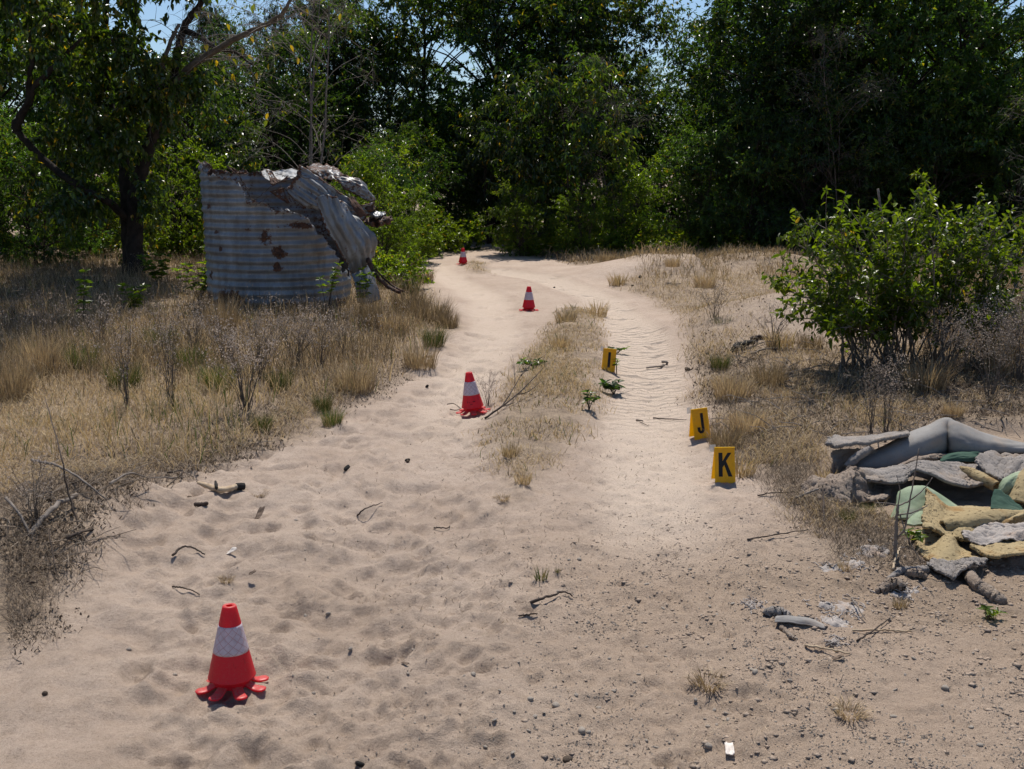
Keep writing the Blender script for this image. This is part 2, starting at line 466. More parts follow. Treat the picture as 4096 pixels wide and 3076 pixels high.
# lumps of crusted soil in the stony part
stony = sstep(-.15, .5, XX + .1 * (YY - 3) - .05) * sstep(5.8, 4.3, YY) * sand
lump = np.clip(fbm(XX * 13, YY * 13, 41, 4, .6), 0, 1)
Z += stony * (.022 * lump + .016 * np.clip(fbm(XX * 5, YY * 5, 43, 3), -.5, 1))
Z += sand * .0055 * fbm(XX * 26, YY * 26, 51, 3, .6) * sstep(9, 4, YY)
soft = sstep(.42, .62, vn(XX * 1.7, YY * 1.7, 53))
Z += sand * .010 * np.clip(fbm(XX * 18, YY * 18, 55, 3, .6), 0, 1) * soft * sstep(7, 4.5, YY) * sstep(-1.2, -.2, XX)
_c = P0(3850, 2330)
SOIL = np.clip(heap * .9 + np.exp(-(((XX - _c[0]) / .75) ** 2 + ((YY - _c[1]) / .45) ** 2)) + .35 * sstep(6.2, 3.6, YY) * sand * (.4 + vn(XX * 1.4, YY * 1.4, 57)), 0, 1)
# litter-covered earth is uneven
Z += SOIL * sand * (sstep(2.9, 3.6, YY)) * (.020 * np.clip(fbm(XX * 15, YY * 15, 58, 4, .65), -.3, 1)) * sstep(1.0, 1.8, XX) * sstep(4.9, 4.5, YY)
Z += VEG * (.03 * fbm(XX * 3, YY * 3, 61, 4) + .012 * fbm(XX * 14, YY * 14, 63, 3)) * (YY < 26)
ROUGHL = np.clip(.5 + .5 * fbm(XX * 1.1, YY * 1.1, 71, 3), 0, 1)

def H(x, y):
    x, y = np.asarray(x, float), np.asarray(y, float)
    i = np.clip(np.searchsorted(GY, y) - 1, 0, len(GY) - 2); j = np.clip(np.searchsorted(GX, x) - 1, 0, len(GX) - 2)
    fy = np.clip((y - GY[i]) / (GY[i + 1] - GY[i]), 0, 1); fx = np.clip((x - GX[j]) / (GX[j + 1] - GX[j]), 0, 1)
    return (Z[i, j] * (1 - fx) + Z[i, j + 1] * fx) * (1 - fy) + (Z[i + 1, j] * (1 - fx) + Z[i + 1, j + 1] * fx) * fy
def look(A, x, y):
    i = np.clip(np.searchsorted(GY, y) - 1, 0, len(GY) - 1); j = np.clip(np.searchsorted(GX, x) - 1, 0, len(GX) - 1)
    return A[i, j]
def GP(px, py):
    """the point of the ground seen at a pixel"""
    z = 0.0
    for _ in range(6):
        p = P0(px, py, z); z = float(H(p[0], p[1]))
    p = P0(px, py, z); return p

ny, nx = XX.shape
ii, jj = np.meshgrid(np.arange(ny - 1), np.arange(nx - 1), indexing='ij')
gq = np.stack([ii * nx + jj, ii * nx + jj + 1, (ii + 1) * nx + jj + 1, (ii + 1) * nx + jj], -1).reshape(-1, 4)
gme = to_mesh('sandy_ground', np.stack([XX, YY, Z], -1).reshape(-1, 3), None, gq, None, True, None,
              {'veg': VEG, 'tread': TREAD * sand, 'stony': stony, 'soil': SOIL, 'rut': RUT * sand})
def sand_material():
    m = bpy.data.materials.new('sand'); n, l = nt(m)
    tc = n.new('ShaderNodeTexCoord'); v = tc.outputs['Object']
    big = noise(n, l, v, 1.3, 5); mid = noise(n, l, v, 14, 5); gr = noise(n, l, v, 260, 3, .7); gr2 = noise(n, l, v, 620, 2, .7)
    c = mixc(n, l, ramp_out(n, l, big, .35, .65), (.50, .398, .322), (.42, .326, .258))
    c = mixc(n, l, math_(n, l, 'MULTIPLY', ramp_out(n, l, mid, .45, .75), .35), c, (.30, .22, .155))
    c = mixc(n, l, math_(n, l, 'MULTIPLY', attr(n, 'stony'), .55), c, (.37, .275, .20))
    c = mixc(n, l, math_(n, l, 'MULTIPLY', attr(n, 'rut'), .9), c, (.60, .49, .395))
    c = mixc(n, l, math_(n, l, 'MULTIPLY', attr(n, 'soil'), .72), c, (.29, .215, .15))
    sp1 = noise(n, l, v, 85, 4, .75)
    c = mixc(n, l, math_(n, l, 'MULTIPLY', ramp_out(n, l, sp1, .54, .70), .55), c, (.20, .145, .11))
    c = mixc(n, l, math_(n, l, 'MULTIPLY', ramp_out(n, l, sp1, .46, .30), .35), c, (.56, .46, .37))
    grain = ramp_out(n, l, gr, .54, .66)
    c = mixc(n, l, math_(n, l, 'MULTIPLY', grain, .55), c, (.13, .095, .075))
    g2 = ramp_out(n, l, gr2, .60, .72)
    c = mixc(n, l, math_(n, l, 'MULTIPLY', g2, .5), c, (.55, .45, .36))
    lit = noise(n, l, v, 9, 6, .7); lit2 = noise(n, l, v, 70, 4, .7)
    s = mixc(n, l, ramp_out(n, l, lit, .38, .66), (.36, .275, .185), (.20, .15, .11))
    s = mixc(n, l, math_(n, l, 'MULTIPLY', ramp_out(n, l, lit2, .45, .6), .6), s, (.12, .09, .068))
    va = math_(n, l, 'MULTIPLY_ADD', math_(n, l, 'SUBTRACT', lit.outputs[0], .5), .8, attr(n, 'veg'))
    c = mixc(n, l, math_(n, l, 'MULTIPLY', va, .85, clamp=True), c, s)
    sx = n.new('ShaderNodeSeparateXYZ'); l.new(v, sx.inputs[0])
    ph = math_(n, l, 'ADD', math_(n, l, 'MULTIPLY', sx.outputs[1], 62.0), math_(n, l, 'MULTIPLY', mid.outputs[0], 5.0))
    wv = math_(n, l, 'MULTIPLY', math_(n, l, 'SINE', ph), math_(n, l, 'MULTIPLY', attr(n, 'tread'), .5))
    b0 = bump(n, l, wv, 1.0, .02)
    b1 = bump(n, l, noise(n, l, v, 45, 6, .7).outputs[0], .8, .016, b0)
    b2 = bump(n, l, gr.outputs[0], .9, .006, b1)
    princ(n, l, c, .92, .12, 0, b2)
    return m
def ramp_out(n, l, tex, a, b):
    r = n.new('ShaderNodeMapRange'); r.inputs[1].default_value, r.inputs[2].default_value = a, b
    l.new(tex.outputs[0], r.inputs[0]); return r.outputs[0]
M['sand'] = sand_material()
tag(link('sandy_ground', gme, M['sand']), kind='structure')

# ---------------------------------------------------------------- the ruined water tank
TC = np.array([-2.93, 13.55]); TR = .885
TZ = float(H(TC[0], TC[1] - .9)) - .04
tank = thing('water_tank', 'rusty corrugated iron water tank with its top torn open and crumpled', 'water tank', (TC[0], TC[1], TZ))
def galv():
    m = bpy.data.materials.new('galvanised_iron'); n, l = nt(m)
    tc = n.new('ShaderNodeTexCoord'); v = tc.outputs['Object']
    mp = n.new('ShaderNodeMapping'); mp.inputs['Scale'].default_value = (1, 1, .22); l.new(v, mp.inputs[0])
    a = noise(n, l, v, 3.2, 6, .6); st = noise(n, l, mp.outputs[0], 7, 6, .65); f = noise(n, l, v, 22, 5, .65)
    c = mixc(n, l, ramp_out(n, l, a, .35, .68), (.175, .185, .20), (.30, .305, .305))
    c = mixc(n, l, math_(n, l, 'MULTIPLY', ramp_out(n, l, st, .44, .68), .62), c, (.10, .08, .062))
    c = mixc(n, l, math_(n, l, 'MULTIPLY', ramp_out(n, l, f, .62, .72), .5), c, (.38, .37, .36))
    ru = math_(n, l, 'ADD', attr(n, 'tint'), math_(n, l, 'MULTIPLY', math_(n, l, 'SUBTRACT', f.outputs[0], .5), 1.5))
    ru2 = math_(n, l, 'ADD', ru, math_(n, l, 'MULTIPLY', math_(n, l, 'SUBTRACT', a.outputs[0], .5), 1.0))
    mk = n.new('ShaderNodeMapRange'); mk.inputs[1].default_value, mk.inputs[2].default_value = .46, .60; l.new(ru2, mk.inputs[0])
    rc = mixc(n, l, ramp_out(n, l, f, .4, .6), (.028, .015, .011), (.10, .045, .025))
    c = mixc(n, l, mk.outputs[0], c, rc)
    rg = math_(n, l, 'MULTIPLY_ADD', mk.outputs[0], .35, .5)
    me = math_(n, l, 'MULTIPLY_ADD', mk.outputs[0], -.45, .45)
    princ(n, l, c, rg, .4, me, bump(n, l, f.outputs[0], .35, .006))
    return m
M['galv'] = galv()
def wall_top(ph):
    a = np.array([-180, -120, -90, -72, -58, -50, -28, -16, -8, 2, 10, 22, 36, 50, 72, 90, 125, 180])
    b = np.array([1.62, 1.66, 1.77, 1.77, 1.74, 1.62, 1.58, 1.52, 1.34, 1.33, 1.22, 1.20, 1.12, .86, .5, .34, .9, 1.62])
    return np.interp(ph, a, b)
SPOTS = [(12, .72, .55, 5.5, .085), (11, .55, .5, 4, .07), (-55, .42, .5, 4, .07), (-38, .75, .42, 4, .06), (-52, 1.25, .42, 5, .05), (-30, .14, .75, 16, .13), (-66, .10, .6, 16, .12), (2, .9, .3, 6, .12), (-42, .95, .3, 4, .04), (-80, .75, .4, 8, .2), (30, 1.03, .4, 14, .05), (-10, 1.0, .3, 5, .05)]  # rust spots; the wide low left ones also paint the base's dark shadow
def wall_band(z0, z1, dr, name):
    nr, nc = max(8, int((z1 - z0) / .011)), 220
    ph = np.linspace(-180, 180, nc); t = np.linspace(0, 1, nr)
    PH, TT = np.meshgrid(ph, t)
    top = wall_top(PH) - .0 + .05 * fbm(PH * .12, PH * 0, 3, 4) + .03 * fbm(PH * .5, PH * 0, 4, 2)
    zz = z0 + (z1 - z0) * TT
    zc = np.minimum(zz, np.maximum(top, z0))
    rr = TR + dr + .0085 * np.sin(2 * np.pi * zc / .098) + .02 * fbm(PH * .03, zc * 2, 8, 3) + .012 * fbm(PH * .1, zc * 5, 9, 2)
    rr = rr + .05 * sstep(.10, 0, top - zc) * fbm(PH * .2, zc * 9, 12, 2)
    a = np.radians(PH)
    V = np.stack([rr * np.sin(a), -rr * np.cos(a), zc], -1)
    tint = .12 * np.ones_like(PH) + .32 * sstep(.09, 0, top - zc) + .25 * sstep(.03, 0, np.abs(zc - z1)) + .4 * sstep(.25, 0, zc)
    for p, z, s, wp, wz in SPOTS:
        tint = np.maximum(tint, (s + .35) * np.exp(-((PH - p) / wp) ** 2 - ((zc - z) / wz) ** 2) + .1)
    i, j = np.meshgrid(np.arange(nr - 1), np.arange(nc - 1), indexing='ij')
    q = np.stack([i * nc + j, i * nc + j + 1, (i + 1) * nc + j + 1, (i + 1) * nc + j], -1).reshape(-1, 4)
    Vf = V.reshape(-1, 3); zf = Vf[:, 2]
    keep = (zf[q].max(1) - zf[q].min(1)) > .0005
    # a ring of iron has an inside face too
    inner = Vf * np.array([1, 1, 1.0]); rad = np.hypot(Vf[:, 0], Vf[:, 1]); inner[:, :2] *= ((rad - .003) / rad)[:, None]
    mb = MB(); q = q[keep]
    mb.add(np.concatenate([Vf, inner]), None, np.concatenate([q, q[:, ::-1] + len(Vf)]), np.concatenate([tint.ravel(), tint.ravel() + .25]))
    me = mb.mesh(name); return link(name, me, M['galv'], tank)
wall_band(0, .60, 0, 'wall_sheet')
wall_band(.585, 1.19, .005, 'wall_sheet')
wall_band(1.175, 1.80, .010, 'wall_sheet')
def tsheet(name, rows, **k):
    tint = k.pop('tint', .30)
    ctrl = [[PD(x, y, d) for x, y, d in row] for row in rows]
    mb = sheet(ctrl, thick=.004, tint=tint, **k)
    # rusty towards the torn edges
    C = np.array(mb.C[0]); uv = mb.U[0]
    e = np.minimum.reduce([uv[:, 0], 1 - uv[:, 0], uv[:, 1], 1 - uv[:, 1]])
    mb.C[0] = C + .34 * sstep(.07, 0, e)
    return mb.build(name, M['galv'], tank)
# large folded panel sloping down to the right
tsheet('folded_sheet', [[(1196, 655, 12.60), (1290, 712, 12.56), (1370, 768, 12.55), (1440, 815, 12.58), (1500, 806, 12.66)],
                        [(1180, 700, 12.56), (1280, 770, 12.50), (1350, 815, 12.48), (1420, 850, 12.53), (1490, 850, 12.62)],
                        [(1150, 745, 12.56), (1240, 805, 12.50), (1310, 838, 12.48), (1380, 872, 12.52), (1450, 900, 12.62)],
                        [(1130, 760, 12.62), (1190, 822, 12.60), (1270, 842, 12.60), (1340, 872, 12.62), (1420, 920, 12.70)]], nu=44, nv=60, amp=.02, freq=5, rag=.05, corr=(.011, 6, 'u'), crease=.06, seed=1, tint=.36)
# strip hanging down in front of the wall
tsheet('hanging_sheet', [[(1258, 790, 12.44), (1300, 900, 12.40), (1350, 990, 12.40), (1385, 1050, 12.44), (1408, 1092, 12.50)],
                         [(1310, 778, 12.40), (1350, 880, 12.34), (1400, 970, 12.36), (1430, 1030, 12.40), (1440, 1078, 12.47)],
                         [(1350, 800, 12.42), (1400, 880, 12.38), (1450, 950, 12.40), (1465, 1000, 12.44), (1470, 1050, 12.52)],
                         [(1390, 840, 12.55), (1440, 890, 12.52), (1492, 935, 12.56), (1497, 985, 12.60), (1490, 1025, 12.66)]], nu=44, nv=60, amp=.014, freq=4, rag=.05, corr=(.012, 5, 'u'), crease=.04, seed=2, tint=.26)
# rust-curled piece at the upper right
tsheet('curled_sheet', [[(1330, 690, 12.82), (1400, 700, 12.80), (1460, 730, 12.80), (1495, 775, 12.82), (1506, 800, 12.86)],
                        [(1345, 715, 12.70), (1410, 722, 12.68), (1462, 750, 12.70), (1490, 790, 12.74), (1500, 806, 12.80)],
                        [(1370, 755, 12.66), (1415, 775, 12.66), (1450, 795, 12.68), (1470, 806, 12.72), (1485, 812, 12.78)]], nu=30, nv=44, amp=.02, freq=5, rag=.08, crease=.05, seed=3, tint=.46)
tsheet('roof_scrap', [[(1225, 650, 13.9), (1290, 652, 13.9), (1350, 668, 13.8), (1405, 690, 13.7)],
                      [(1230, 662, 13.4), (1300, 672, 13.3), (1350, 690, 13.2), (1400, 706, 13.2)],
                      [(1260, 690, 13.2), (1300, 705, 13.1), (1345, 720, 13.0), (1390, 735, 13.0)]], nu=26, nv=40, amp=.04, freq=6, rag=.10, crease=.07, seed=4, tint=.58)
tsheet('roof_scrap', [[(1040, 682, 14.1), (1110, 676, 14.1), (1200, 674, 14.0)],
                      [(1050, 700, 13.5), (1115, 700, 13.5), (1205, 700, 13.4)],
                      [(1060, 722, 13.0), (1125, 716, 13.0), (1190, 716, 13.0)]], nu=26, nv=36, amp=.04, freq=5, rag=.1, seed=5, tint=.2)
tsheet('torn_flap', [[(1062, 680, 12.85), (1085, 678, 12.8)], [(1075, 705, 12.7), (1110, 715, 12.7)], [(1080, 735, 12.62), (1145, 722, 12.66)], [(1095, 745, 12.6), (1155, 700, 12.7)]], nu=24, nv=20, amp=.02, rag=.15, seed=6, tint=.7)
tsheet('torn_flap', [[(905, 665, 12.9), (935, 672, 12.85)], [(925, 685, 12.8), (965, 690, 12.75)], [(945, 690, 12.7), (1000, 698, 12.7)]], nu=20, nv=20, amp=.03, rag=.2, seed=7, tint=.7)
tsheet('torn_flap', [[(825, 690, 13.4), (850, 660, 13.3)], [(828, 720, 13.4), (850, 715, 13.25)], [(838, 742, 13.4), (855, 738, 13.25)]], nu=20, nv=20, amp=.03, rag=.2, seed=8, tint=.65)
tsheet('torn_flap', [[(1075, 765, 12.58), (1135, 748, 12.6)], [(1110, 790, 12.57), (1145, 785, 12.58)], [(1150, 815, 12.56), (1160, 812, 12.57)]], nu=20, nv=20, amp=.02, rag=.2, seed=9, tint=.75)
tsheet('torn_flap', [[(1395, 790, 12.5), (1415, 785, 12.55)], [(1410, 830, 12.42), (1440, 820, 12.5)], [(1440, 872, 12.45), (1470, 862, 12.5)]], nu=24, nv=20, amp=.012, rag=.1, seed=10, tint=.8)
for sd, (x0, y0, x1, y1) in enumerate([(1462, 812, 1500, 850), (1480, 842, 1540, 872), (1500, 850, 1545, 905), (1535, 858, 1568, 890), (1455, 866, 1520, 900)]):
    tsheet('torn_flap', [[(x0, y0, 12.9), ((x0 + x1) / 2, y0 + 4, 12.8), (x1, y0 + 14, 12.95)], [(x0 - 4, (y0 + y1) / 2, 12.7), ((x0 + x1) / 2, (y0 + y1) / 2 + 8, 12.6), (x1 + 2, (y0 + y1) / 2, 12.8)], [(x0 + 5, y1, 12.75), ((x0 + x1) / 2, y1 + 6, 12.7), (x1 - 4, y1 - 4, 12.85)]], nu=20, nv=20, amp=.05, rag=.3, seed=20 + sd, tint=.25 if sd == 1 else .75)
tsheet('base_flap', [[(1400, 1085, 12.5), (1420, 1140, 12.4), (1430, 1215, 12.45)], [(1440, 1060, 12.5), (1465, 1130, 12.42), (1480, 1215, 12.45)], [(1475, 1040, 12.7), (1500, 1110, 12.62), (1525, 1200, 12.6)]], nu=24, nv=34, amp=.02, rag=.06, seed=12, tint=.25)
mb = MB(); tube(mb, curve([PD(1470, 1035, 12.45), PD(1500, 1095, 12.35), PD(1550, 1145, 12.25), PD(1600, 1170, 12.15)], 16), np.linspace(.028, .02, 16), 8, .8, wob=.15, rng=rs(3)); mb.build('rim_bar', M['galv'], tank)
mb = MB(); tube(mb, curve([PD(1476, 1040, 12.5), PD(1520, 1098, 12.4), PD(1570, 1142, 12.3), PD(1612, 1165, 12.2)], 16), .012, 6, .8); mb.build('rim_bar', M['galv'], tank)
r = rs(8)
for k, pts in enumerate([[(940, 690), (985, 745), (1010, 800), (1060, 770), (1100, 735), (1200, 705)], [(1200, 706), (1290, 722), (1380, 775), (1440, 800)], [(960, 700), (1000, 790), (1020, 800)], [(1020, 825), (1080, 780), (1125, 745)], [(1100, 690), (1150, 708), (1230, 700)]]):
    mb = MB(); tube(mb, curve([PD(x, y, 12.48) for x, y in pts], 40) + r.normal(0, .006, (40, 3)), .0035, 4, .8, False); mb.build('wire', M['twig_dark'], tank)
# ---------------------------------------------------------------- cones
def plastic_red():
    m = bpy.data.materials.new('red_plastic'); n, l = nt(m)
    tc = n.new('ShaderNodeTexCoord'); v = tc.outputs['Object']
    mp = n.new('ShaderNodeMapping'); mp.inputs['Scale'].default_value = (1, 1, .5); l.new(v, mp.inputs[0])
    t = noise(n, l, mp.outputs[0], 38, 6, .7, .6)
    c = mixc(n, l, math_(n, l, 'MULTIPLY', ramp_out(n, l, t, .60, .72), .6), (.84, .020, .040), (.28, .02, .02))
    d = noise(n, l, v, 160, 4, .6)
    c = mixc(n, l, math_(n, l, 'MULTIPLY', ramp_out(n, l, d, .5, .9), .25), c, (.5, .28, .2))
    ge = n.new('ShaderNodeNewGeometry'); sz = n.new('ShaderNodeSeparateXYZ'); l.new(ge.outputs['Normal'], sz.inputs[0])
    dust_sheen = math_(n, l, 'MULTIPLY', math_(n, l, 'MULTIPLY', math_(n, l, 'SUBTRACT', sz.outputs[2], .45, clamp=True), 1.3), ramp_out(n, l, d, .3, .7))  # dust, plus the pinkish sheen of upward faces painted in
    c = mixc(n, l, dust_sheen, c, (.55, .34, .26))
    p = princ(n, l, c, .40, .45, out=False)
    tr = n.new('ShaderNodeBsdfTranslucent'); l.new(mixc(n, l, 1.0, c, (1.0, .75, .8), 'MULTIPLY'), tr.inputs[0])
    mx = n.new('ShaderNodeMixShader'); mx.inputs[0].default_value = .42
    l.new(p.outputs[0], mx.inputs[1]); l.new(tr.outputs[0], mx.inputs[2])
    o = n.new('ShaderNodeOutputMaterial'); l.new(mx.outputs[0], o.inputs[0])
    return m
M['red'] = plastic_red()
def sleeve_mat():
    m = bpy.data.materials.new('reflective_sleeve'); n, l = nt(m)
    uvn = n.new('ShaderNodeUVMap'); uvn.uv_map = 'UVMap'
    sx = n.new('ShaderNodeSeparateXYZ'); l.new(uvn.outputs[0], sx.inputs[0])
    u = math_(n, l, 'MULTIPLY', sx.outputs[0], 10.0); w = math_(n, l, 'MULTIPLY', sx.outputs[1], 3.2)
    def line(s):
        f = math_(n, l, 'FRACT', s)
        d = math_(n, l, 'ABSOLUTE', math_(n, l, 'SUBTRACT', f, .5))
        return math_(n, l, 'GREATER_THAN', d, .462)
    g = math_(n, l, 'MAXIMUM', line(math_(n, l, 'ADD', u, w)), line(math_(n, l, 'SUBTRACT', u, w)))
    tc = n.new('ShaderNodeTexCoord'); t = noise(n, l, tc.outputs['Object'], 60, 5, .65)
    base = mixc(n, l, ramp_out(n, l, t, .45, .75), (.74, .66, .72), (.56, .47, .52))
    c = mixc(n, l, g, base, (.60, .33, .35))
    p = princ(n, l, c, .32, .5, out=False)
    tr = n.new('ShaderNodeBsdfTranslucent'); l.new(mixc(n, l, 1.0, c, (.8, .4, .48), 'MULTIPLY'), tr.inputs[0])
    mx = n.new('ShaderNodeMixShader'); mx.inputs[0].default_value = .3
    l.new(p.outputs[0], mx.inputs[1]); l.new(tr.outputs[0], mx.inputs[2])
    o = n.new('ShaderNodeOutputMaterial'); l.new(mx.outputs[0], o.inputs[0])
    return m
M['sleeve'] = sleeve_mat()
def lathe(mb, prof, seg=56, uv=None, tint=.5):
    p = np.array(prof, float); a = np.linspace(0, 2 * np.pi, seg + 1)
    V = np.stack([p[:, :1] * np.cos(a), p[:, :1] * np.sin(a), np.broadcast_to(p[:, 1:], (len(p), seg + 1))], -1)
    i, j = np.meshgrid(np.arange(len(p) - 1), np.arange(seg), indexing='ij'); w = seg + 1
    q = np.stack([i * w + j, i * w + j + 1, (i + 1) * w + j + 1, (i + 1) * w + j], -1).reshape(-1, 4)
    z = (p[:, 1] - p[:, 1].min()) / (np.ptp(p[:, 1]) + 1e-9)
    U = np.stack([np.broadcast_to(a / 6.2832, V.shape[:2]), np.broadcast_to(z[:, None], V.shape[:2])], -1).reshape(-1, 2)
    mb.add(V.reshape(-1, 3), None, q, tint, U)
CR0, CR1, CZ0, CZ1 = .0825, .0235, .034, .297
def crad(z): return CR0 + (CR1 - CR0) * (z - CZ0) / (CZ1 - CZ0)
def make_cone(label, loc, rot):
    t = thing('traffic_cone', label, 'traffic cone', loc, rot, 'red traffic cones along the sandy track')
    mb = MB()
    out = [(crad(z), z) for z in np.linspace(.047, .287, 26)]
    prof = [(.060, .014), (.063, .024), (.067, .038), (.078, .0415), (.0812, .044)] + out + [(.0240, .293), (.0222, .297), (.0185, .2975), (.0115, .297), (.0105, .294)]
    prof += [(.0150, .290)] + [(crad(z) - .0045, z) for z in np.linspace(.284, .05, 20)] + [(.055, .04), (.055, .014), (.060, .014)]
    lathe(mb, prof)
    mb.build('cone_body', M['red'], t, (0, 0, 0), uv=True)
    mb = MB()
    zs = np.linspace(.136, .231, 14)
    lathe(mb, [(crad(zs[0]) - .0005, zs[0])] + [(crad(z) + .0011, z) for z in zs] + [(crad(zs[-1]) - .0005, zs[-1])])
    mb.build('reflective_sleeve', M['sleeve'], t, (0, 0, 0), uv=True)
    # eight feet in four pairs
    s = np.linspace(0, 1, 15)
    rad = .050 + .077 * s
    zz = .022 - .0145 * sstep(0, .6, s) + .001 * s
    w = np.interp(s, [0, .3, .6, .82, .93, 1], [.020, .019, .021, .0215, .017, .004])
    th = np.interp(s, [0, .5, .9, 1], [.013, .012, .0105, .005])
    a = np.linspace(0, 2 * np.pi, 12, endpoint=False)
    for k in range(4):
        for sg in (-1, 1):
            ang = -math.pi / 2 + k * math.pi / 2 + sg * (.39 if k % 2 else .41)
            cs, sn = np.cos(a), np.sin(a)
            X = rad[:, None] + 0 * cs; Y = w[:, None] * np.sign(cs) * np.abs(cs) ** .8
            Zz = zz[:, None] + th[:, None] * .5 * np.sign(sn) * np.abs(sn) ** .8
            V = np.stack([X * math.cos(ang) - Y * math.sin(ang), X * math.sin(ang) + Y * math.cos(ang), Zz], -1)
            i, j = np.meshgrid(np.arange(14), np.arange(12), indexing='ij'); jn = (j + 1) % 12
            q = np.stack([i * 12 + j, i * 12 + jn, (i + 1) * 12 + jn, (i + 1) * 12 + j], -1).reshape(-1, 4)
            V = np.concatenate([V.reshape(-1, 3), [[rad[-1] * math.cos(ang), rad[-1] * math.sin(ang), zz[-1]]]])
            mb = MB(); mb.add(V, [[14 * 12 + q_, 14 * 12 + (q_ + 1) % 12, len(V) - 1] for q_ in range(12)], q)
            mb.build('foot', M['red'], t, (0, 0, 0))
    return t
def seat(px, py, dz=-.004):
    p = GP(px, py); return Vector((p[0], p[1], p[2] + dz))
cone = make_cone('big close red cone standing alone on the trampled sand at the bottom of the scene', seat(930, 2752, .004), (R_(-1.5), R_(.6), R_(6)))
cone2 = make_cone('leaning red cone with dark marker scrawl beside a fallen dry branch', seat(1893, 1650, .004), (R_(-2), R_(-5.5), R_(28)))
cone3 = make_cone('upright red cone in the open sand past the grassy middle strip', seat(2115, 1241), (0, R_(.5), R_(47)))
cone4 = make_cone('small distant red cone in a grass tuft where the track meets the trees', seat(1852, 1057), (0, R_(1), R_(20)))
# the scrawl on the leaning cone: worn marker strokes standing a hair proud of the plastic
M['ink'] = simple('marker_ink', (.045, .012, .018), (.10, .012, .02), 90, .7, .2, .1, .001)
mb = MB()
def stroke(pts, w=.0013):
    """pts in (arc metres, height) on the cone surface facing the camera"""
    V = []
    a0 = -math.pi / 2 - R_(28)
    P = []
    for x, z in pts:
        rr = crad(z) + .0007; a = a0 + x / rr
        P.append((rr * math.cos(a), rr * math.sin(a), z))
    tube(mb, np.array(P), w, 5, .5, True, flat=.4)
def word(s, x, z, h, sl):
    glyph = {'P': [[(0, 0), (0, 1)], [(0, 1), (.6, .9), (.55, .5), (0, .5)]], 'I': [[(.2, 0), (.2, 1)]], 'L': [[(0, 1), (0, 0), (.5, 0)]], 'T': [[(0, 1), (.7, 1)], [(.35, 1), (.35, 0)]],
             'O': [[(.3, 1), (0, .5), (.3, 0), (.6, .5), (.3, 1)]], 'N': [[(0, 0), (0, 1), (.55, 0), (.55, 1)]], 'S': [[(.55, .9), (.1, .85), (.1, .55), (.5, .45), (.45, .1), (0, .05)]], 'R': [[(0, 0), (0, 1), (.55, .85), (0, .5), (.55, 0)]], 'W': [[(0, 1), (.2, 0), (.35, .7), (.5, 0), (.7, 1)]]}
    for ch in s:
        for g in glyph[ch]:
            stroke([(x + a * h * .75, z + b * h + sl * a) for a, b in g])
        x += h * .82; z += sl
word('P', -.032, .082, .013, .0006); word('IL', -.019, .0845, .007, .0006); word('TOW', .010, .088, .0075, .0006); word('SRR', -.010, .070, .0075, .0005)
mb.build('marker_writing', M['ink'], cone2, (0, 0, 0))

# ---------------------------------------------------------------- lettered evidence markers
def marker_mat():
    m = bpy.data.materials.new('yellow_plastic'); n, l = nt(m)
    tc = n.new('ShaderNodeTexCoord'); t = noise(n, l, tc.outputs['Object'], 45, 5, .65)
    c = mixc(n, l, math_(n, l, 'MULTIPLY', ramp_out(n, l, t, .45, .75), .4), (.86, .61, .02), (.64, .45, .08))
    p = princ(n, l, c, .42, .4, out=False)
    tr = n.new('ShaderNodeBsdfTranslucent'); l.new(mixc(n, l, 1.0, c, (1, .95, .3), 'MULTIPLY'), tr.inputs[0])
    mx = n.new('ShaderNodeMixShader'); mx.inputs[0].default_value = .52
    l.new(p.outputs[0], mx.inputs[1]); l.new(tr.outputs[0], mx.inputs[2])
    o = n.new('ShaderNodeOutputMaterial'); l.new(mx.outputs[0], o.inputs[0])
    return m
M['yellow'] = marker_mat()
M['black'] = simple('black_print', (.010, .010, .011), (.014, .014, .014), 20, .55, .3, .02, .001)
def clear_mat():
    m = bpy.data.materials.new('clear_plastic'); n, l = nt(m)
    p = princ(n, l, (.75, .74, .72), .35, .5, out=False); t = n.new('ShaderNodeBsdfTransparent'); t.inputs[0].default_value = (.95, .94, .92, 1)
    mx = n.new('ShaderNodeMixShader'); mx.inputs[0].default_value = .5
    l.new(p.outputs[0], mx.inputs[1]); l.new(t.outputs[0], mx.inputs[2])
    o = n.new('ShaderNodeOutputMaterial'); l.new(mx.outputs[0], o.inputs[0])
    return m
M['clear'] = clear_mat()
def prism(mb, poly, y0, y1, f=lambda v: v, tint=.5):
    """outline in x,z extruded along y, then mapped"""
    n = len(poly)
    V = [f(np.array([x, y0, z])) for x, z in poly] + [f(np.array([x, y1, z])) for x, z in poly]
    bm_faces = [[i, (i + 1) % n, n + (i + 1) % n, n + i] for i in range(n)]
    return np.array(V), bm_faces
def poly_mesh(name, polys, y0, y1, f):
    V, F = [], []
    for poly in polys:
        v, q = prism(None, poly, y0, y1, f); o = len(V); n = len(poly)
        V += [tuple(x) for x in v]; F += [[o + a for a in k] for k in q] + [[o + i for i in range(n)], [o + n + i for i in reversed(range(n))]]
    me = bpy.data.meshes.new(name); me.from_pydata(V, [], F); me.update(); return me
MW, MH, MD = .114, .192, .046
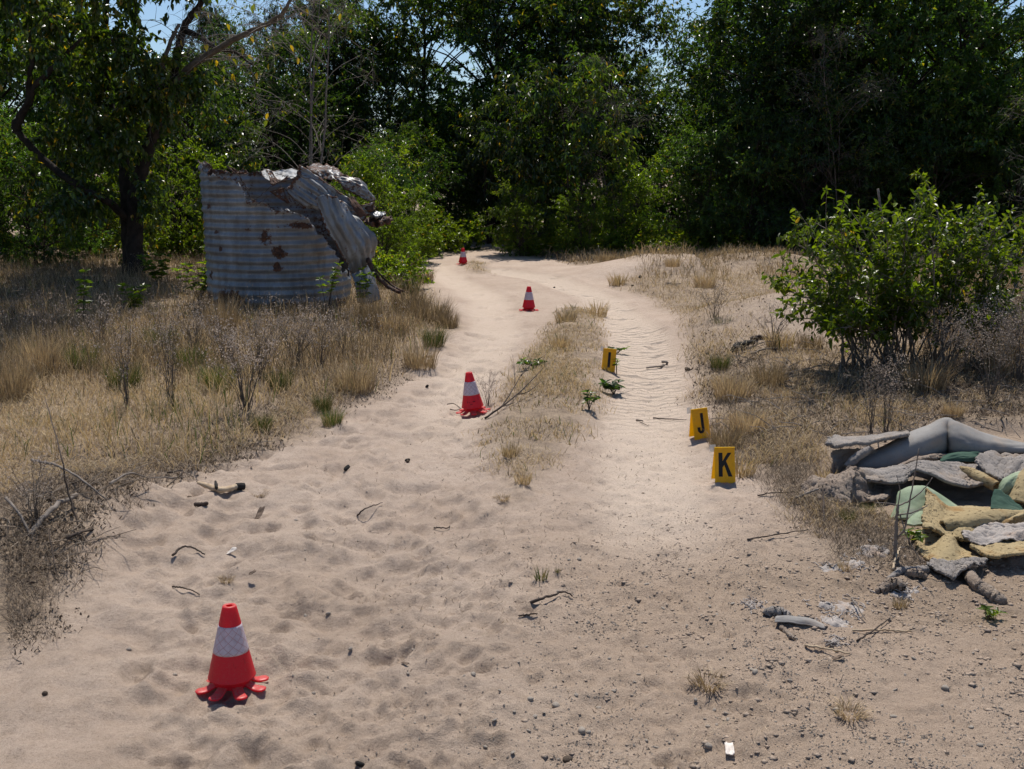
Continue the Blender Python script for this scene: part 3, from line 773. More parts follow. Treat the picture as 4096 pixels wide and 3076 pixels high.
def letter_polys(ch):
    h = .128; z0 = .036; s = .0225
    if ch == 'I': return [[(-s / 2, z0), (s / 2, z0), (s / 2, z0 + h), (-s / 2, z0 + h)]]
    if ch == 'J':
        P = [(.020, z0 + h), (.0425 - .0225 - .0225 + .0, z0 + h)]
        out, inn = [], []
        for k in range(13):
            a = -math.pi * k / 12
            out.append((-.004 + .024 * math.cos(a), z0 + .026 + .026 * math.sin(a)))
            inn.append((-.004 + .0045 * math.cos(a), z0 + .026 + .010 * math.sin(a)))
        return [[(.020, z0 + h), (.0005, z0 + h)] + [inn[0]] + inn[1:] + [(-.0085, z0 + .040), (-.028, z0 + .040)] + out[::-1]]
    return [[(-.036, z0), (-.0135, z0), (-.0135, z0 + h), (-.036, z0 + h)],
            [(-.0135, z0 + .050), (-.0135, z0 + .083), (.016, z0 + h), (.038, z0 + h), (.0065, z0 + .084), (.041, z0), (.018, z0), (-.004, z0 + .062)]]
def make_marker(ch, label, loc, rot):
    t = thing('evidence_marker', label, 'evidence marker', loc, rot, 'yellow lettered evidence markers')
    def front(v): k = v[2] / MH; return np.array([v[0] * (1 - .02 * k), -MD * (1 - k) + v[1] * 1.0, v[2]])
    def back(v): k = v[2] / MH; return np.array([v[0], MD * (1 - k) - v[1], v[2]])
    w = MW / 2
    base = [(-w, 0), (-w * .35, 0), (-w * .3, .004), (w * .3, .004), (w * .35, 0), (w, 0), (w, MH - .003), (w - .002, MH), (-w + .002, MH), (-w, MH - .003)]
    link('front_panel', poly_mesh('front_panel', [base], -.0012, .0012, front), M['yellow'], t)
    link('back_panel', poly_mesh('back_panel', [[(-w, 0), (w, 0), (w, MH - .002), (-w, MH - .002)]], -.0012, .0012, back), M['yellow'], t)
    link('top_fold', poly_mesh('top_fold', [[(-w, MH - .0025), (w, MH - .0025), (w, MH + .0018), (-w, MH + .0018)]], -.004, .004, lambda v: v), M['yellow'], t)
    link('letter', poly_mesh('letter', letter_polys(ch), -.0026, -.0014, front), M['black'], t)
    link('clear_tab', poly_mesh('clear_tab', [[(-w - .024, MH - .026), (-w + .009, MH - .026), (-w + .009, MH + .014), (-w - .024, MH + .014)]], .010, .011, lambda v: v), M['clear'], t)
    return t
make_marker('K', 'yellow tent marker with a black letter K at the edge of the sand', seat(2893, 1922, -.002), (0, 0, R_(3)))
make_marker('J', 'yellow tent marker with a black letter J against the dry grass', seat(2800, 1748, -.002), (0, R_(-4), R_(14)))
make_marker('I', 'yellow tent marker with a black letter I behind a green seedling', seat(2432, 1482, -.002), (0, R_(4.5), R_(-4)))

# ---------------------------------------------------------------- dumped carpet and foam underlay
def cloth(name, a, b, fl=.0, scale=30, rough=.95, bs=.8, bd=.01, spots=None, speck=None, trans=0, side=None):
    m = bpy.data.materials.new(name); n, l = nt(m)
    tc = n.new('ShaderNodeTexCoord'); v = tc.outputs['Object']
    t = noise(n, l, v, scale * .25, 5, .6); f = noise(n, l, v, scale * 4, 4, .7)
    c = mixc(n, l, ramp_out(n, l, t, .35, .68), a, b)
    c = mixc(n, l, math_(n, l, 'MULTIPLY', ramp_out(n, l, f, .5, .75), .35), c, tuple(x * .45 for x in a))
    if speck:
        vo = n.new('ShaderNodeTexVoronoi'); vo.inputs['Scale'].default_value = 26; vo.inputs['Randomness'].default_value = 1
        mp = n.new('ShaderNodeMapping'); mp.inputs['Scale'].default_value = (1, 1.8, 1.8); l.new(v, mp.inputs[0])
        nz = noise(n, l, v, 30, 3); l.new(mixc(n, l, .06, mp.outputs[0], nz.outputs[1]), vo.inputs['Vector'])
        mr = n.new('ShaderNodeMapRange'); mr.inputs[1].default_value, mr.inputs[2].default_value = .30, .20; l.new(vo.outputs['Distance'], mr.inputs[0])
        c = mixc(n, l, math_(n, l, 'MULTIPLY', mr.outputs[0], .8), c, speck)
    if spots: c = mixc(n, l, ramp_out(n, l, noise(n, l, v, 7, 5, .6), .52, .68), c, spots)
    p = princ(n, l, c, rough, .15, 0, bump(n, l, f.outputs[0], bs, bd), out=False)
    o = n.new('ShaderNodeOutputMaterial')
    if trans:
        tr = n.new('ShaderNodeBsdfTranslucent'); l.new(c, tr.inputs[0])
        mx = n.new('ShaderNodeMixShader'); mx.inputs[0].default_value = trans
        l.new(p.outputs[0], mx.inputs[1]); l.new(tr.outputs[0], mx.inputs[2]); l.new(mx.outputs[0], o.inputs[0])
    else: l.new(p.outputs[0], o.inputs[0])
    return m
M['carpet_back'] = cloth('carpet_backing', (.22, .208, .195), (.31, .295, .278), scale=20, bs=.15, bd=.004, spots=(.30, .25, .21))
M['carpet'] = cloth('carpet_pile', (.235, .21, .19), (.33, .298, .275), scale=40, bs=.8, bd=.010, spots=(.31, .25, .20))
M['carpet_dirty'] = cloth('carpet_caked_in_soil', (.24, .185, .145), (.36, .295, .24), scale=30, bs=.9, bd=.012)
M['foam_yellow'] = cloth('foam_yellow', (.33, .255, .14), (.45, .355, .205), scale=14, bs=.6, bd=.01, speck=(.09, .065, .035), spots=(.28, .17, .07), trans=.10)
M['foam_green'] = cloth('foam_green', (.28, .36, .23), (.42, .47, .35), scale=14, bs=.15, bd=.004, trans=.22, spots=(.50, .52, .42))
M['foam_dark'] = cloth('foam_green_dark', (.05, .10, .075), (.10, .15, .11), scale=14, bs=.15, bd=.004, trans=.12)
M['rag'] = cloth('grey_rag', (.31, .275, .25), (.42, .38, .35), scale=30, bs=.5, bd=.01, spots=(.36, .27, .21))
def DPD(x, y, d):
    return PD(x, y, d * float(np.interp(d, [4.0, 4.7, 5.2, 5.6, 6.0], [1.07, 1.095, 1.07, 1.04, 1.03])))
def csheet(name, mat, label, cat, rows, parent=None, extra=None, **k):
    ctrl = [[DPD(x, y, d) for x, y, d in row] for row in rows]
    k.setdefault('crease', .026 if 'carpet' in name or name == 'rag' else .003)
    mb = sheet(ctrl, **k)
    if parent is not None: return mb.build(name, mat, parent)
    c = np.concatenate(mb.V).mean(0); c[2] = np.concatenate(mb.V)[:, 2].min()
    o = mb.build(name, mat, None, c); o.location = c
    return tag(o, label, cat, extra)
def tube_ctrl(path, rad, ndiv=9, a0=-200, a1=140):
    """open or closed roll round a path: rows of control points"""
    rows = []
    pts = np.array([DPD(*p) for p in path]); d, u, w = frames(curve(pts, len(pts)))
    for i in range(len(pts)):
        dd = norm(pts[min(i + 1, len(pts) - 1)] - pts[max(i - 1, 0)])
        side = norm(np.array([0, -1.0, 0]) - dd * (-dd[1])); up = np.cross(side, dd); up = up if up[2] > 0 else -up
        ra, rb = rad[i]
        rows.append([pts[i] + side * ra * math.cos(math.radians(a)) + up * rb * math.sin(math.radians(a)) for a in np.linspace(a0, a1, ndiv)])
    return np.array(rows)
DUMP = 'dumped carpet and foam pieces'
def roll(name, mat, label, cat, path, rad, parent=None, a0=-200, a1=140, **k):
    mb = sheet(tube_ctrl(path, rad, a0=a0, a1=a1), **k)
    if parent is not None: return mb.build(name, mat, parent)
    V = np.concatenate(mb.V); c = V.mean(0); c[2] = V[:, 2].min()
    o = mb.build(name, mat, None, c); o.location = c
    return tag(o, label, cat, DUMP)
# the big smooth fold: rises to a crease and runs down to the right
RIDGE = [(3428, 1876, 1882), (3452, 1840, 1886), (3540, 1790, 1882), (3640, 1738, 1866), (3720, 1703, 1840), (3766, 1685, 1818), (3790, 1683, 1813), (3812, 1688, 1814), (3860, 1708, 1817), (3930, 1738, 1819), (4015, 1765, 1816), (4110, 1785, 1812), (4210, 1802, 1815)]
CRZ = {3766: .03, 3790: .10, 3812: .02}
csheet('carpet_fold', M['carpet_back'], 'smooth grey carpet folded into a peaked ridge on top of the dumped heap', 'carpet',
       [[(x, yb, 5.62 + CRZ.get(x, 0)) for x, yr, yb in RIDGE], [(x, yr + .74 * (yb - yr), 5.57 + CRZ.get(x, 0)) for x, yr, yb in RIDGE], [(x, yr + .34 * (yb - yr), 5.61 + .7 * CRZ.get(x, 0)) for x, yr, yb in RIDGE],
        [(x, yr, 5.73) for x, yr, yb in RIDGE], [(x, yr + .25 * (yb - yr), 5.86) for x, yr, yb in RIDGE], [(x, yr + .7 * (yb - yr), 5.95) for x, yr, yb in RIDGE]], extra=DUMP, nu=50, nv=150, amp=.010, freq=6, crease=.016, seed=3, thick=.009)
csheet('shade_carpet', M['carpet_dirty'], 'flat carpet added as dark shade under the whole dumped heap', 'carpet',  # added dark sheet, its colour stands for the shade in the hollows
       [[(x, 2085, 4.86) for x in (3600, 3750, 3900, 4050, 4250)], [(x, 1990, 5.16) for x in (3520, 3700, 3880, 4060, 4250)], [(x, 1900, 5.52) for x in (3470, 3650, 3850, 4060, 4250)], [(x, 1835, 5.82) for x in (3470, 3650, 3850, 4060, 4250)]], extra=DUMP, nu=50, nv=70, amp=.02, freq=5, rag=.05, fine=.004, seed=31, thick=.01)
# panel with fuzzy top, hanging dark face on the left
car = csheet('stiff_carpet', M['carpet'], 'stiff carpet slab with a drooping end standing at the left of the dumped heap', 'carpet',
             [[(3310, 1795, 5.55), (3345, 1795, 5.5), (3440, 1785, 5.5), (3540, 1772, 5.55), (3640, 1765, 5.6)],
              [(3312, 1782, 5.75), (3350, 1778, 5.75), (3440, 1770, 5.75), (3540, 1758, 5.8), (3640, 1750, 5.8)],
              [(3325, 1772, 5.95), (3355, 1768, 5.95), (3440, 1764, 5.95), (3540, 1752, 6.0), (3640, 1748, 6.0)]], extra=DUMP, nu=40, nv=70, amp=.012, freq=5, rag=.05, fine=.004, thick=.02, seed=4)
csheet('carpet_underside', M['carpet_dirty'], 'shaded brown carpet face hanging below the stiff slab', 'carpet',
       [[(3335, 1800, 5.58), (3400, 1795, 5.62), (3470, 1800, 5.62), (3540, 1800, 5.66)], [(3338, 1860, 5.52), (3400, 1855, 5.6), (3470, 1860, 5.62), (3540, 1860, 5.66)], [(3345, 1925, 5.48), (3400, 1925, 5.55), (3470, 1935, 5.6), (3540, 1940, 5.6)]], extra=DUMP, nu=40, nv=40, amp=.01, fine=.003, seed=5, thick=.012)
roll('carpet_strip', M['carpet'], 'short fuzzy carpet strip tucked against the end of the smooth fold', 'carpet', [(3388, 1868, 5.45), (3415, 1838, 5.46), (3450, 1812, 5.48), (3478, 1795, 5.5)], [(.022, .02), (.026, .024), (.026, .024), (.02, .02)], nu=40, nv=24, amp=.006, fine=.004, seed=6, thick=.008)
# thin edge-on layers under the fold
csheet('carpet_layer', M['carpet_dirty'], 'curved carpet layer edge wrapping under the smooth fold', 'carpet',
       [[(3350, 1925, 5.46), (3392, 1862, 5.40), (3450, 1876, 5.38), (3530, 1878, 5.42), (3600, 1868, 5.48)], [(3350, 1935, 5.40), (3392, 1895, 5.32), (3450, 1910, 5.30), (3530, 1915, 5.36), (3600, 1905, 5.42)], [(3352, 1950, 5.38), (3392, 1945, 5.30), (3450, 1955, 5.30), (3530, 1955, 5.36), (3600, 1945, 5.42)]], extra=DUMP, nu=36, nv=60, amp=.008, fine=.003, seed=7, thick=.012)
csheet('carpet_layer', M['carpet_dirty'], 'long carpet edge sloping up beneath the smooth fold towards the green foam', 'carpet',
       [[(3440, 1912, 5.34), (3540, 1872, 5.36), (3640, 1828, 5.42), (3720, 1812, 5.48), (3800, 1808, 5.54), (3930, 1815, 5.6)], [(3440, 1922, 5.26), (3540, 1895, 5.28), (3640, 1855, 5.34), (3720, 1835, 5.4), (3800, 1830, 5.46), (3930, 1838, 5.52)], [(3445, 1935, 5.30), (3540, 1925, 5.34), (3640, 1890, 5.4), (3720, 1870, 5.46), (3800, 1865, 5.5), (3930, 1860, 5.56)]], extra=DUMP, nu=40, nv=70, amp=.008, fine=.003, seed=8, thick=.012)
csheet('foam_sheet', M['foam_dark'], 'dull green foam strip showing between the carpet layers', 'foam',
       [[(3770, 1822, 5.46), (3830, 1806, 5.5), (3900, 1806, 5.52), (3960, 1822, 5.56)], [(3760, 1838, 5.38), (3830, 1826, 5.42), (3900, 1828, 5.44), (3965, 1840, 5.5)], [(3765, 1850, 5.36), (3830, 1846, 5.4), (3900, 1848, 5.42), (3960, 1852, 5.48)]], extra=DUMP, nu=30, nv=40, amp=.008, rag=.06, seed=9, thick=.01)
# grey fuzzy sheet with wavy front edge
csheet('carpet_sheet', M['carpet'], 'fuzzy grey carpet sheet with a wavy front edge lying over the hollow', 'carpet',
       [[(3412, 1918, 5.13), (3480, 1932, 5.08), (3560, 1944, 5.04), (3625, 1935, 5.04), (3660, 1905, 5.1), (3720, 1918, 5.06), (3790, 1955, 5.0), (3860, 1972, 4.98), (3920, 1955, 5.02), (3975, 1945, 5.06)],
        [(3440, 1908, 5.25), (3500, 1905, 5.22), (3570, 1900, 5.2), (3630, 1888, 5.22), (3670, 1872, 5.26), (3730, 1878, 5.24), (3800, 1905, 5.2), (3860, 1918, 5.18), (3920, 1905, 5.22), (3980, 1900, 5.26)],
        [(3460, 1905, 5.38), (3520, 1895, 5.38), (3580, 1882, 5.38), (3640, 1868, 5.4), (3680, 1862, 5.42), (3740, 1858, 5.42), (3800, 1862, 5.42), (3860, 1870, 5.4), (3920, 1872, 5.42), (3980, 1868, 5.44)]],
       extra=DUMP, nu=50, nv=130, amp=.008, freq=8, rag=.04, fine=.004, seed=10, thick=.016)
# upper right fuzzy sheet
csheet('carpet_sheet', M['carpet'], 'fuzzy grey carpet sheet sloping off beside the brown foam roll', 'carpet',
       [[(3890, 1852, 5.3), (3950, 1900, 5.12), (3990, 1935, 5.02), (4040, 1930, 5.05), (4120, 1915, 5.1), (4220, 1910, 5.1)], [(3920, 1838, 5.42), (3980, 1858, 5.32), (4030, 1872, 5.26), (4080, 1868, 5.28), (4140, 1862, 5.3), (4220, 1860, 5.3)], [(3950, 1826, 5.58), (4010, 1832, 5.52), (4060, 1836, 5.5), (4110, 1832, 5.5), (4160, 1830, 5.5), (4220, 1830, 5.5)]],
       extra=DUMP, nu=40, nv=70, amp=.01, freq=6, rag=.05, fine=.004, seed=11, thick=.014)
roll('foam_roll', M['foam_yellow'], 'curled yellow foam edge with a green inside between two carpet sheets', 'foam', [(3840, 1870, 5.28), (3890, 1892, 5.18), (3935, 1920, 5.08), (3985, 1948, 5.0)], [(.012, .01), (.030, .026), (.038, .034), (.030, .030)], nu=36, nv=30, amp=.006, seed=12, thick=.010, a0=-60, a1=200)
roll('foam_roll', M['foam_yellow'], 'fat brown foam roll at the edge of the picture beside the dark green flap', 'foam', [(4072, 2030, 4.74), (4090, 1985, 4.8), (4110, 1930, 4.88), (4150, 1885, 4.95)], [(.055, .05), (.065, .06), (.065, .06), (.06, .05)], nu=40, nv=40, amp=.01, seed=13, thick=.014, a0=-160, a1=150)
csheet('foam_sheet', M['foam_green'], 'pale weathered foam sleeve curling under the brown foam roll', 'foam',
       [[(3988, 1965, 4.9), (4010, 1915, 4.92), (4050, 1890, 4.96), (4090, 1880, 5.0)], [(4000, 1975, 4.84), (4025, 1930, 4.84), (4060, 1905, 4.88), (4100, 1895, 4.92)], [(4035, 1985, 4.84), (4050, 1950, 4.82), (4080, 1925, 4.86), (4110, 1915, 4.9)]], extra=DUMP, nu=30, nv=36, amp=.008, rag=.08, seed=14, thick=.01)
# left lump of soil-caked carpet
csheet('carpet_lump', M['carpet_dirty'], 'soil-caked carpet corner slumped on the grass at the left of the heap', 'carpet',
       [[(3205, 1990, 4.98), (3225, 2012, 4.92), (3262, 2020, 4.9), (3300, 2040, 4.86), (3345, 2030, 4.86), (3380, 2040, 4.84)], [(3214, 1968, 5.02), (3240, 1962, 5.0), (3275, 1962, 4.96), (3300, 1970, 4.92), (3340, 1962, 4.92), (3400, 2000, 4.9)], [(3222, 1950, 5.1), (3255, 1938, 5.1), (3290, 1930, 5.08), (3335, 1922, 5.06), (3370, 1900, 5.06), (3420, 1900, 5.04)], [(3235, 1945, 5.2), (3265, 1935, 5.2), (3300, 1928, 5.2), (3350, 1918, 5.2), (3390, 1900, 5.18), (3430, 1892, 5.16)]], extra=DUMP, nu=60, nv=70, amp=.03, freq=5, rag=.06, fine=.006, seed=15, thick=.014)
csheet('carpet_lump', M['carpet_dirty'], 'dark soil-filled carpet hollow below the wavy grey sheet', 'carpet',
       [[(3350, 1990, 5.0), (3400, 2010, 4.95), (3480, 2020, 4.95), (3560, 2010, 5.0)], [(3365, 1935, 5.08), (3410, 1925, 5.04), (3480, 1975, 5.12), (3560, 1975, 5.16)], [(3385, 1905, 5.16), (3420, 1890, 5.12), (3480, 1940, 5.26), (3560, 1945, 5.3)]], extra=DUMP, nu=36, nv=40, amp=.02, freq=5, fine=.006, seed=16, thick=.014)
# pale green foam dome
csheet('foam_sheet', M['foam_green'], 'pale green foam sheet bulging up behind the thin dead sapling', 'foam',
       [[(3560, 2078, 4.72), (3620, 2080, 4.66), (3690, 2082, 4.66), (3740, 2070, 4.7), (3830, 2060, 4.74)], [(3590, 2030, 4.78), (3630, 2020, 4.72), (3680, 2025, 4.72), (3730, 2015, 4.76), (3830, 2045, 4.8)], [(3598, 1985, 4.86), (3630, 1965, 4.82), (3680, 1960, 4.82), (3720, 1968, 4.86), (3830, 2030, 4.88)], [(3610, 1970, 4.96), (3640, 1958, 4.94), (3680, 1958, 4.94), (3730, 1972, 4.96), (3830, 2032, 4.98)]], extra=DUMP, nu=44, nv=50, amp=.008, freq=3, rag=.02, seed=17, thick=.012)
csheet('foam_sheet', M['foam_green'], 'small pale green foam tongue poking out under the spiked yellow foam', 'foam',
       [[(3622, 2104, 4.56), (3660, 2106, 4.54), (3700, 2100, 4.54)], [(3645, 2078, 4.6), (3668, 2070, 4.58), (3705, 2075, 4.58)], [(3668, 2060, 4.64), (3690, 2052, 4.62), (3715, 2055, 4.62)]], extra=DUMP, nu=24, nv=24, amp=.004, seed=18, thick=.01)
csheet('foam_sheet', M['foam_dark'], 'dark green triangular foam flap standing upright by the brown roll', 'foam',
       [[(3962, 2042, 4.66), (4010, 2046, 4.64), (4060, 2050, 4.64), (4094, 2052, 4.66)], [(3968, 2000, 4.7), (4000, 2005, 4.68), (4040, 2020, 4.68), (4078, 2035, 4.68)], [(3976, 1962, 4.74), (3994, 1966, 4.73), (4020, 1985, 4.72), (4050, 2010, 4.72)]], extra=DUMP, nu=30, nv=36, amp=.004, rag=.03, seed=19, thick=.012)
# main yellow foam with a spiked corner
csheet('foam_sheet', M['foam_yellow'], 'large speckled yellow foam sheet with a spiked corner standing up', 'foam',
       [[(3680, 2088, 4.46), (3730, 2125, 4.40), (3790, 2150, 4.38), (3850, 2165, 4.36), (3910, 2178, 4.36)],
        [(3688, 2060, 4.54), (3730, 2078, 4.5), (3790, 2115, 4.46), (3850, 2122, 4.42), (3925, 2135, 4.42)],
        [(3698, 2018, 4.62), (3740, 2035, 4.6), (3790, 2075, 4.56), (3900, 2100, 4.48), (4100, 2070, 4.52)],
        [(3700, 1985, 4.70), (3740, 2008, 4.68), (3800, 2045, 4.66), (3920, 2060, 4.62), (4110, 2052, 4.66)],
        [(3696, 1960, 4.76), (3726, 1985, 4.76), (3790, 2030, 4.76), (3920, 2040, 4.76), (4120, 2045, 4.8)]], extra=DUMP, nu=60, nv=70, amp=.012, freq=4, rag=.04, fine=.003, seed=20, thick=.016)
roll('foam_roll', M['foam_yellow'], 'rounded yellow foam ridge running from the spiked corner to the picture edge', 'foam', [(3770, 2108, 4.44), (3840, 2098, 4.46), (3920, 2085, 4.48), (4000, 2075, 4.52), (4070, 2068, 4.56), (4160, 2058, 4.6)], [(.03, .03), (.05, .045), (.055, .050), (.052, .045), (.04, .032), (.03, .02)], nu=70, nv=40, amp=.010, fine=.003, seed=21, thick=.014, a0=-60, a1=230)
csheet('foam_sheet', M['foam_yellow'], 'small yellow foam curl below the spiked corner', 'foam',
       [[(3690, 2115, 4.40), (3720, 2118, 4.38), (3735, 2130, 4.38)], [(3695, 2098, 4.44), (3720, 2102, 4.42), (3735, 2115, 4.42)], [(3710, 2096, 4.48), (3725, 2104, 4.47), (3738, 2118, 4.46)]], extra=DUMP, nu=20, nv=20, amp=.004, seed=22, thick=.012)
# two lower humps
csheet('foam_sheet', M['foam_yellow'], 'yellow foam piece rising to a pointed hump at the front of the heap', 'foam',
       [[(3660, 2200, 4.28), (3700, 2240, 4.2), (3740, 2262, 4.16), (3800, 2266, 4.15), (3860, 2240, 4.2), (3930, 2250, 4.16)],
        [(3665, 2185, 4.34), (3705, 2208, 4.3), (3745, 2200, 4.28), (3795, 2180, 4.28), (3845, 2215, 4.28), (3920, 2240, 4.22)],
        [(3668, 2175, 4.4), (3710, 2192, 4.38), (3750, 2175, 4.37), (3796, 2150, 4.37), (3830, 2190, 4.37), (3890, 2225, 4.32)],
        [(3675, 2170, 4.46), (3712, 2190, 4.45), (3755, 2180, 4.44), (3798, 2152, 4.42), (3838, 2200, 4.44), (3890, 2225, 4.4)]], extra=DUMP, nu=44, nv=70, amp=.006, freq=5, rag=.04, fine=.003, seed=23, thick=.013)
csheet('foam_sheet', M['foam_yellow'], 'half-shaded yellow foam flap standing behind the pointed hump', 'foam',
       [[(3662, 2190, 4.38), (3700, 2205, 4.38), (3740, 2200, 4.38), (3780, 2180, 4.38)], [(3650, 2160, 4.42), (3690, 2165, 4.42), (3740, 2165, 4.42), (3780, 2160, 4.42)], [(3645, 2138, 4.46), (3690, 2130, 4.46), (3735, 2132, 4.46), (3778, 2148, 4.46)], [(3655, 2132, 4.54), (3695, 2126, 4.54), (3740, 2128, 4.54), (3780, 2145, 4.54)]], extra=DUMP, nu=36, nv=44, amp=.006, rag=.05, fine=.003, seed=24, thick=.013)
# grey rag over the yellow sheet
csheet('rag', M['rag'], 'crumpled light grey cloth backing spread between the yellow foam pieces', 'cloth',
       [[(3850, 2160, 4.34), (3920, 2180, 4.28), (3990, 2178, 4.26), (4060, 2170, 4.26), (4140, 2155, 4.28)], [(3840, 2142, 4.42), (3915, 2140, 4.38), (3990, 2140, 4.36), (4060, 2130, 4.36), (4140, 2120, 4.36)], [(3835, 2130, 4.5), (3915, 2118, 4.46), (3990, 2110, 4.44), (4060, 2112, 4.44), (4140, 2105, 4.44)]], extra=DUMP, nu=50, nv=70, amp=.030, freq=5, rag=.1, fine=.002, seed=25, thick=.006)
# lower right yellow
csheet('foam_sheet', M['foam_yellow'], 'stained yellow foam sheet at the lower edge of the heap above the bare soil', 'foam',
       [[(3870, 2195, 4.26), (3930, 2232, 4.18), (3990, 2238, 4.14), (4050, 2225, 4.14), (4130, 2222, 4.14)], [(3885, 2190, 4.32), (3935, 2195, 4.28), (3990, 2195, 4.24), (4050, 2190, 4.24), (4130, 2190, 4.24)], [(3905, 2188, 4.4), (3945, 2182, 4.38), (3995, 2178, 4.34), (4050, 2168, 4.34), (4130, 2160, 4.34)], [(3930, 2186, 4.48), (3960, 2180, 4.46), (4000, 2172, 4.44), (4060, 2160, 4.44), (4130, 2150, 4.44)]], extra=DUMP, nu=44, nv=60, amp=.016, freq=4, rag=.06, fine=.003, seed=26, thick=.014)
# grey carpet scrap and cords at the front
csheet('carpet_scrap', M['carpet'], 'torn grey carpet scrap drooping over a small dark hollow', 'carpet',
       [[(3700, 2268, 4.12), (3745, 2290, 4.06), (3790, 2318, 4.0), (3830, 2318, 4.0), (3870, 2280, 4.05), (3910, 2268, 4.08)], [(3720, 2262, 4.16), (3755, 2272, 4.13), (3800, 2280, 4.1), (3840, 2276, 4.1), (3880, 2258, 4.13), (3930, 2268, 4.12)], [(3735, 2260, 4.2), (3770, 2264, 4.18), (3810, 2262, 4.17), (3850, 2255, 4.17), (3890, 2250, 4.18), (3940, 2270, 4.16)]], extra=DUMP, nu=40, nv=60, amp=.010, freq=6, rag=.1, fine=.005, seed=27, thick=.012)
def cord(label, pts, rad, seed, mat='carpet'):
    P = curve([GP(x, y) + np.array([0, 0, z]) for x, y, z in pts], 46); q = rs(seed)
    mb = MB(); tube(mb, P + q.normal(0, .002, P.shape), np.interp(np.linspace(0, 1, 46), np.linspace(0, 1, len(rad)), rad), 12, .5, True, .22, q)
    c = P.mean(0); o = mb.build('carpet_roll', M[mat], None, c); o.location = c
    return tag(o, label, 'carpet', DUMP)
cord('bent grey carpet roll half buried in the soil below the torn scrap', [(3880, 2285, .02), (3878, 2320, .025), (3900, 2350, .02), (3940, 2375, .016), (3985, 2398, .01), (4015, 2412, -.005)], [.012, .022, .026, .026, .026, .018], 1, 'carpet_dirty')
cord('thin ragged carpet twist leading away from the torn scrap towards the sand', [(3735, 2278, .012), (3690, 2290, .012), (3640, 2288, .012), (3600, 2295, .01), (3555, 2320, .004)], [.014, .018, .014, .016, .010], 2)
cord('short grey carpet roll lying on the soil among shredded fibres', [(3515, 2372, .008), (3550, 2352, .014), (3590, 2345, .012), (3612, 2350, .004)], [.014, .024, .026, .016], 3, 'carpet_dirty')
cord('stub of grey carpet roll beside the thin twist', [(3628, 2300, .006), (3665, 2302, .012), (3700, 2312, .006)], [.012, .02, .012], 4, 'carpet_dirty')
# ---------------------------------------------------------------- foliage
def leaf_quads(mb, P, D, L, W, rng, tint, up=None, fine=False, fold=.18, curl=.12):
    """leaves as folded blades; P base, D direction, L length, W width"""
    n = len(P)
    D = norm(D)
    U = rng.normal(0, .55, (n, 3)) + (np.array([0, 0, 1.0]) if up is None else up)
    S = norm(np.cross(D, U)); N = np.cross(S, D)
    L, W = np.broadcast_to(L, (n,))[:, None], np.broadcast_to(W, (n,))[:, None]
    if fine:
        a = P + D * L * .28 ; b = P + D * L * .66 - N * L * curl * .4
        f = N * W * fold
        V = np.stack([P, a + S * W * .5 + f, a - S * W * .5 + f, a, b + S * W * .4 + f, b - S * W * .4 + f, b, P + D * L - N * L * curl], 1)
        q = np.array([[0, 1, 3], [0, 3, 2], [4, 7, 6], [6, 7, 5]]); q4 = np.array([[1, 4, 6, 3], [3, 6, 5, 2]])
        o = (np.arange(n) * 8)[:, None, None]
        mb.add(V.reshape(-1, 3), (q + o).reshape(-1, 3), (q4 + o).reshape(-1, 4), np.repeat(tint, 8))
    else:
        m = P + D * L * .45; f = N * W * fold
        V = np.stack([P, m + S * W * .5 + f, m - S * W * .5 + f, P + D * L - N * L * curl], 1)
        q = np.array([[0, 1, 3], [0, 3, 2]]); o = (np.arange(n) * 4)[:, None, None]
        mb.add(V.reshape(-1, 3), (q + o).reshape(-1, 3), None, np.repeat(tint, 4))

def twig_prisms(mb, A, B, ra, rb, tint=.5):
    n = len(A); d = norm(B - A)
    u = norm(np.cross(d, np.array([.3, .5, .8]))); w = np.cross(d, u)
    V = []
    for P, r in ((A, ra), (B, rb)):
        for k in range(3):
            a = 2.094 * k; V.append(P + (u * math.cos(a) + w * math.sin(a)) * np.broadcast_to(r, (n,))[:, None])
    V = np.stack(V, 1); q = np.array([[0, 1, 4, 3], [1, 2, 5, 4], [2, 0, 3, 5]]); o = (np.arange(n) * 6)[:, None, None]
    mb.add(V.reshape(-1, 3), None, (q + o).reshape(-1, 4), tint)

